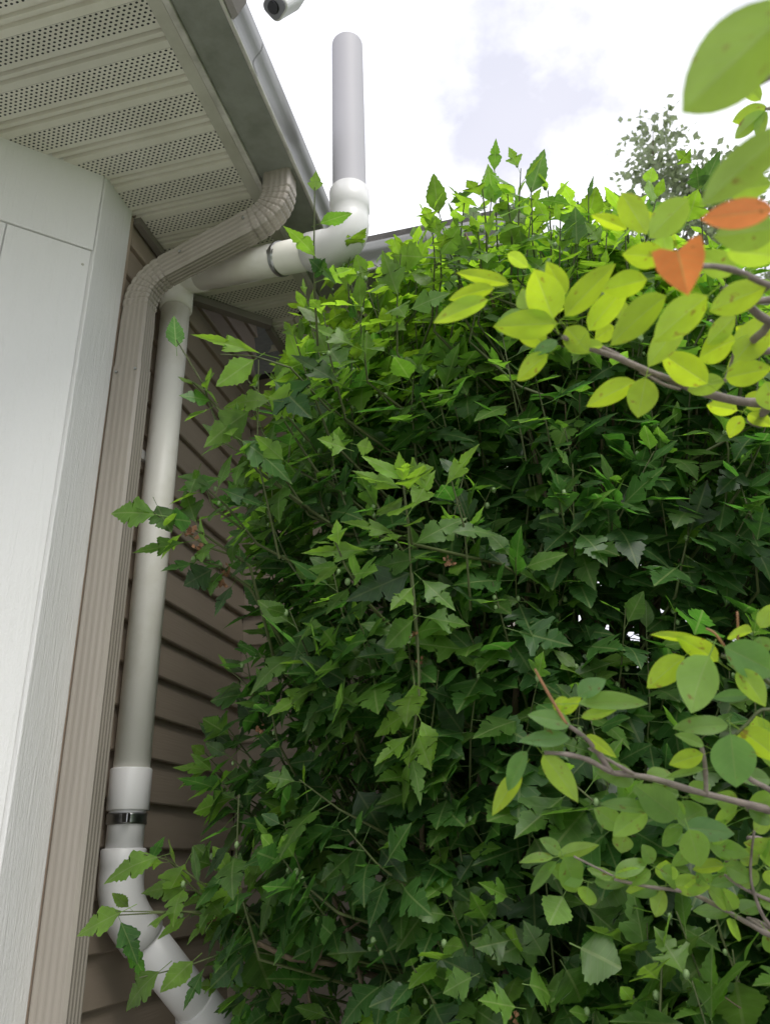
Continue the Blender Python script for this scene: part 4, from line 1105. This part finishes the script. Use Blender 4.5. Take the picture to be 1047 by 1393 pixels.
OV = [
 ((1085,2),(908,166),104,.40,'v',True), ((1100,25),(1022,110),60,.43,'g',True), ((1034,137),(1001,100),22,.9,'v'), ((1043,146),(994,166),24,.9,'v'), ((1041,150),(992,192),22,.9,'v'), ((1043,152),(1024,187),22,.9,'v'),
 ((1080,168),(935,292),54,.45,'v'), ((1052,285),(952,298),40,.5,'o'), ((1062,308),(960,326),50,.55,'v'), ((920,338),(936,402),66,.55,'h'), ((936,270),(878,327),42,.68,'v'), ((845,262),(880,322),36,.78,'y'), ((852,312),(803,290),20,.8,'y'),
 ((752,434),(727,366),52,.78,'y'), ((692,386),(620,370),22,.82,'y'), ((672,392),(606,404),24,.81,'y'), ((664,408),(587,436),30,.8,'v'), ((758,440),(670,444),40,.78,'y'), ((768,430),(836,358),40,.79,'y'), ((800,450),(852,384),36,.78,'y'),
 ((906,402),(820,466),48,.7,'y'), ((962,402),(884,466),48,.68,'y'), ((740,470),(700,430),36,.8,'y'), ((745,482),(699,517),30,.79,'y'), ((757,463),(725,484),26,.79,'d',False), ((864,519),(795,551),34,.82,'y'), ((878,514),(867,569),40,.81,'y'),
 ((1000,462),(943,484),48,.78,'y'), ((1000,490),(1055,425),46,.78,'y'), ((962,522),(898,480),42,.8,'y'), ((986,514),(1050,500),34,.82,'y'), ((985,520),(928,528),30,.83,'v'), ((1042,390),(958,424),42,.68,'y'), ((1000,370),(945,345),36,.66,'v'), ((1060,350),(985,335),46,.6,'v'),
 ((770,445),(800,480),34,.8,'y'), ((690,345),(720,362),20,.82,'v'), ((770,400),(742,356),26,.8,'y'), ((820,470),(770,475),22,.81,'v'), ((880,380),(815,395),36,.74,'y'), ((1050,250),(985,262),34,.6,'v'), ((905,350),(845,345),34,.72,'y'), ((1000,430),(960,470),30,.77,'y'), ((1040,520),(1060,560),40,.85,'v'), ((930,430),(880,500),34,.76,'y'),
 # lower group
 ((717,1022),(685,1076),30,.86,'d',False), ((708,1050),(669,1106),26,.87,'y'), ((738,1026),(786,1084),34,.86,'v'), ((786,948),(822,921),34,.87,'d',False), ((786,957),(884,952),28,.86,'g',False), ((790,976),(840,964),16,.86,'v'), ((776,985),(721,970),26,.86,'d',False), ((775,1004),(705,1008),26,.86,'d',False), ((797,1000),(834,1026),16,.87,'y'), ((776,962),(748,955),22,.87,'y'), ((760,972),(790,948),20,.87,'y'),
 ((964,892),(930,967),64,.84,'g',True), ((976,900),(921,860),34,.85,'y'), ((950,872),(883,862),16,.86,'y'), ((930,893),(879,936),36,.86,'y'), ((984,880),(1065,918),46,.84,'d',False), ((1003,910),(1042,957),34,.84,'v'), ((1017,946),(968,948),18,.86,'d',False), ((990,986),(914,990),30,.84,'g',False), ((993,998),(1001,1072),58,.83,'d',False), ((1005,992),(1062,1030),42,.84,'y'), ((956,1026),(909,1040),24,.87,'y'), ((957,1046),(904,1056),12,.88,'g',False), ((957,1014),(922,996),20,.87,'g',False), ((1040,990),(1060,1050),40,.86,'g',False),
 ((920,1112),(863,1068),42,.88,'g',False), ((882,1102),(817,1090),22,.88,'g',False), ((880,1104),(831,1133),36,.89,'g',True), ((922,1120),(962,1096),40,.9,'g',False), ((930,1126),(1002,1130),32,.89,'d',False), ((936,1128),(953,1180),42,.88,'g',False), ((928,1124),(897,1150),26,.9,'g',False), ((985,1178),(1027,1196),28,.95,'g',False), ((985,1178),(939,1180),22,.95,'y'), ((1000,1165),(960,1140),26,.94,'g',False), ((1047,1060),(1000,1055),30,.92,'g',False), ((1060,1160),(1010,1140),30,.95,'v'),
 ((836,1191),(882,1166),24,.96,'g',False), ((836,1194),(872,1182),16,.96,'v'), ((836,1196),(798,1180),16,.97,'g',False), ((758,1165),(812,1148),20,.97,'v'), ((752,1166),(707,1168),16,.97,'g',False), ((766,1166),(787,1216),42,.97,'g',False), ((757,1172),(714,1212),20,.97,'g',False), ((762,1160),(738,1140),22,.98,'g',False), ((960,1207),(996,1234),32,.97,'g',False), ((958,1208),(928,1200),20,.97,'v'), ((966,1204),(1012,1194),18,.97,'g',False), ((962,1203),(948,1180),24,.97,'g',False), ((880,1208),(850,1212),16,.98,'v'), ((1030,1215),(1060,1235),26,.97,'g',False), ((1025,1130),(1050,1110),26,.95,'v'), ((1040,1265),(1060,1300),30,1.0,'g',False),
]
for q in OV: oleaf(*q)
for cx_, cy_, dd_, n_, tn in ((905,1205,.98,4,'v'),(870,1060,.9,3,'g'),(1010,1100,.92,4,'g'),(1035,1180,.96,5,'v'),(1000,1245,.99,4,'g'),(930,1085,.91,4,'g'),(1040,1010,.88,3,'v'),(960,1150,.95,4,'g'),(850,1130,.93,3,'v'),(800,1200,.98,3,'g'),(1030,860,.86,3,'v'),(890,1180,.97,3,'g'),(720,425,.84,3,'v'),(840,440,.84,3,'y'),(1010,560,.9,4,'y'),(1035,470,.86,4,'y'),(900,310,.86,3,'y')):
    a0_ = rng.uniform(0, 6.28)
    for k in range(n_):
        a_ = a0_ + k * 6.28 / n_ + rng.uniform(-.5, .5); ll = rng.uniform(40, 62)
        oleaf((cx_ + 8 * math.cos(a_), cy_ + 6 * math.sin(a_)), (cx_ + ll * math.cos(a_), cy_ + ll * .75 * math.sin(a_)), rng.uniform(21, 30), dd_, tn if rng.random() < .7 else 'g', None, rng.uniform(-.03, .03))
# more leaves round the trunk, beyond the frame and along the branches
for k in range(60):
    p = np.array([rng.uniform(.7, 1.5), rng.uniform(.35, 1.1), rng.uniform(1.2, 3.0)])
    if p[0] / max(p[1], .1) < .85: continue
    ov.add(int(rng.integers(4, 16)), p, rng.normal(0, 1, 3) + np.array([0, 0, -.4]), np.array([0, 0, 1.]) + rng.normal(0, .4, 3), rng.uniform(.05, .075))
emit(ov, ot, list(range(len(OV))), 'foliage')

# ------------------------------------------------------------------ trees and a house beyond the shrubs
def far_tree(name, base, hgt, spread, nleaf, lsize, label, seed, crown_from=.35, clump=.5):
    r = np.random.default_rng(seed)
    root = empty(name, base, label, 'tree', 'trees beyond the shrubs')
    b = MB(); base = np.array(base)
    top = base + np.array([r.uniform(-.3, .3), r.uniform(-.3, .3), hgt * .92])
    b.tube([base, base * .6 + top * .4 + r.normal(0, .1, 3), top], [hgt * .012, hgt * .006, .01], 8, True, False)
    tips = []
    for i in range(26):
        t = r.uniform(crown_from, .95); s = base * (1 - t) + top * t
        a = r.uniform(0, 6.28); ln = spread * (1.05 - .55 * abs(t - .55) * 1.6) * r.uniform(.55, 1)
        e = s + np.array([math.cos(a) * ln, math.sin(a) * ln, ln * r.uniform(.2, .7)])
        b.tube([s, (s + e) / 2 + np.array([0, 0, .05 * ln]), e], [hgt * .003, hgt * .002, .005], 5, True, False)
        for k in range(5): tips.append(s + (e - s) * r.uniform(.45, 1.05) + r.normal(0, .12 * spread, 3))
    tips.append(top)
    b.build('trunk', M['bark'], root)
    tips = np.array(tips)
    c = tips[r.integers(0, len(tips), nleaf)] + r.normal(0, clump * .33, (nleaf, 3)) * np.array([1, 1, .7])
    d = r.normal(0, 1, (nleaf, 3)); d /= np.linalg.norm(d, axis=1)[:, None]
    e = np.cross(d, r.normal(0, 1, (nleaf, 3))); e /= np.linalg.norm(e, axis=1)[:, None]
    s = (lsize * r.uniform(.6, 1.2, nleaf))[:, None]
    v = np.stack([c, c + d * s * .5 + e * s * .32, c + d * s, c + d * s * .5 - e * s * .32], 1).reshape(-1, 3)
    q = np.arange(nleaf)[:, None] * 4
    f = np.concatenate([q + np.array([[0, 1, 2]]), q + np.array([[0, 2, 3]])])
    me = mesh_from_arrays('crown', v - base, f)
    fill_attrs(me, np.tile(np.array([[0, 0], [1, .5], [0, 1], [-1, .5]]) * .9 + .05, (nleaf, 1)), np.tile(np.array([.3, 0, 0, 1.]), (len(v), 1)), M['tree_leaf'])
    o = bpy.data.objects.new('crown', me); COL.objects.link(o); o.parent = root
far_tree('tall_tree', (1.6, 9.2, 0), 10.4, 2.5, 30000, .11, 'slim airy tree seen small against the sky above the shrub tops', 5, .5, .6)
far_tree('tall_tree', (5.6, 11.0, 0), 11.5, 2.2, 11000, .15, 'airy tree at the right edge of the sky, half behind the blurred leaves', 6, .4, .6)
far_tree('leafy_tree', (3.2, 13.5, 0), 5.2, 2.4, 6500, .2, 'bushy green tree seen through gaps low between the shrub stems', 8, .1, .9)
far_tree('leafy_tree', (7.5, 12.5, 0), 6.2, 2.6, 6500, .2, 'bushy green tree beyond the gaps at the far right', 9, .1, .9)
far_tree('leafy_tree', (.3, 16.0, 0), 4.8, 2.3, 5000, .2, 'bushy green tree beside the far pinkish house', 10, .1, .9)
nh = empty('neighbour_house', (1.6, 20, 0), 'pale pinkish house glimpsed through the shrub stems', 'house')
b = MB(); b.box((-2.5, 20, 0), (5.5, 26, 3.2)); b.build('wall', M['neighbor'], nh)
b = MB(); b.prism([(19.6, 3.2), (23, 5.2), (26.4, 3.2)], lambda u, v, k: ((-2.9, 5.9)[k], u, v)); b.build('roof', M['shingle'], nh)
for x in (-1.4, 1.2, 3.8):
    b = MB(); b.box((x - .6, 19.95, 1.0), (x + .6, 19.998, 2.4)); fo = b.build('window', M['neighbor_trim'], nh)
    b = MB(); b.box((x - .5, 19.93, 1.1), (x + .5, 19.948, 2.3)); b.build('pane', M['glass'], fo)
for k in range(20):
    b = MB(); b.box((-2.5, 19.985, .1 + k * .15), (5.5, 19.999, .1 + k * .15 + .012))
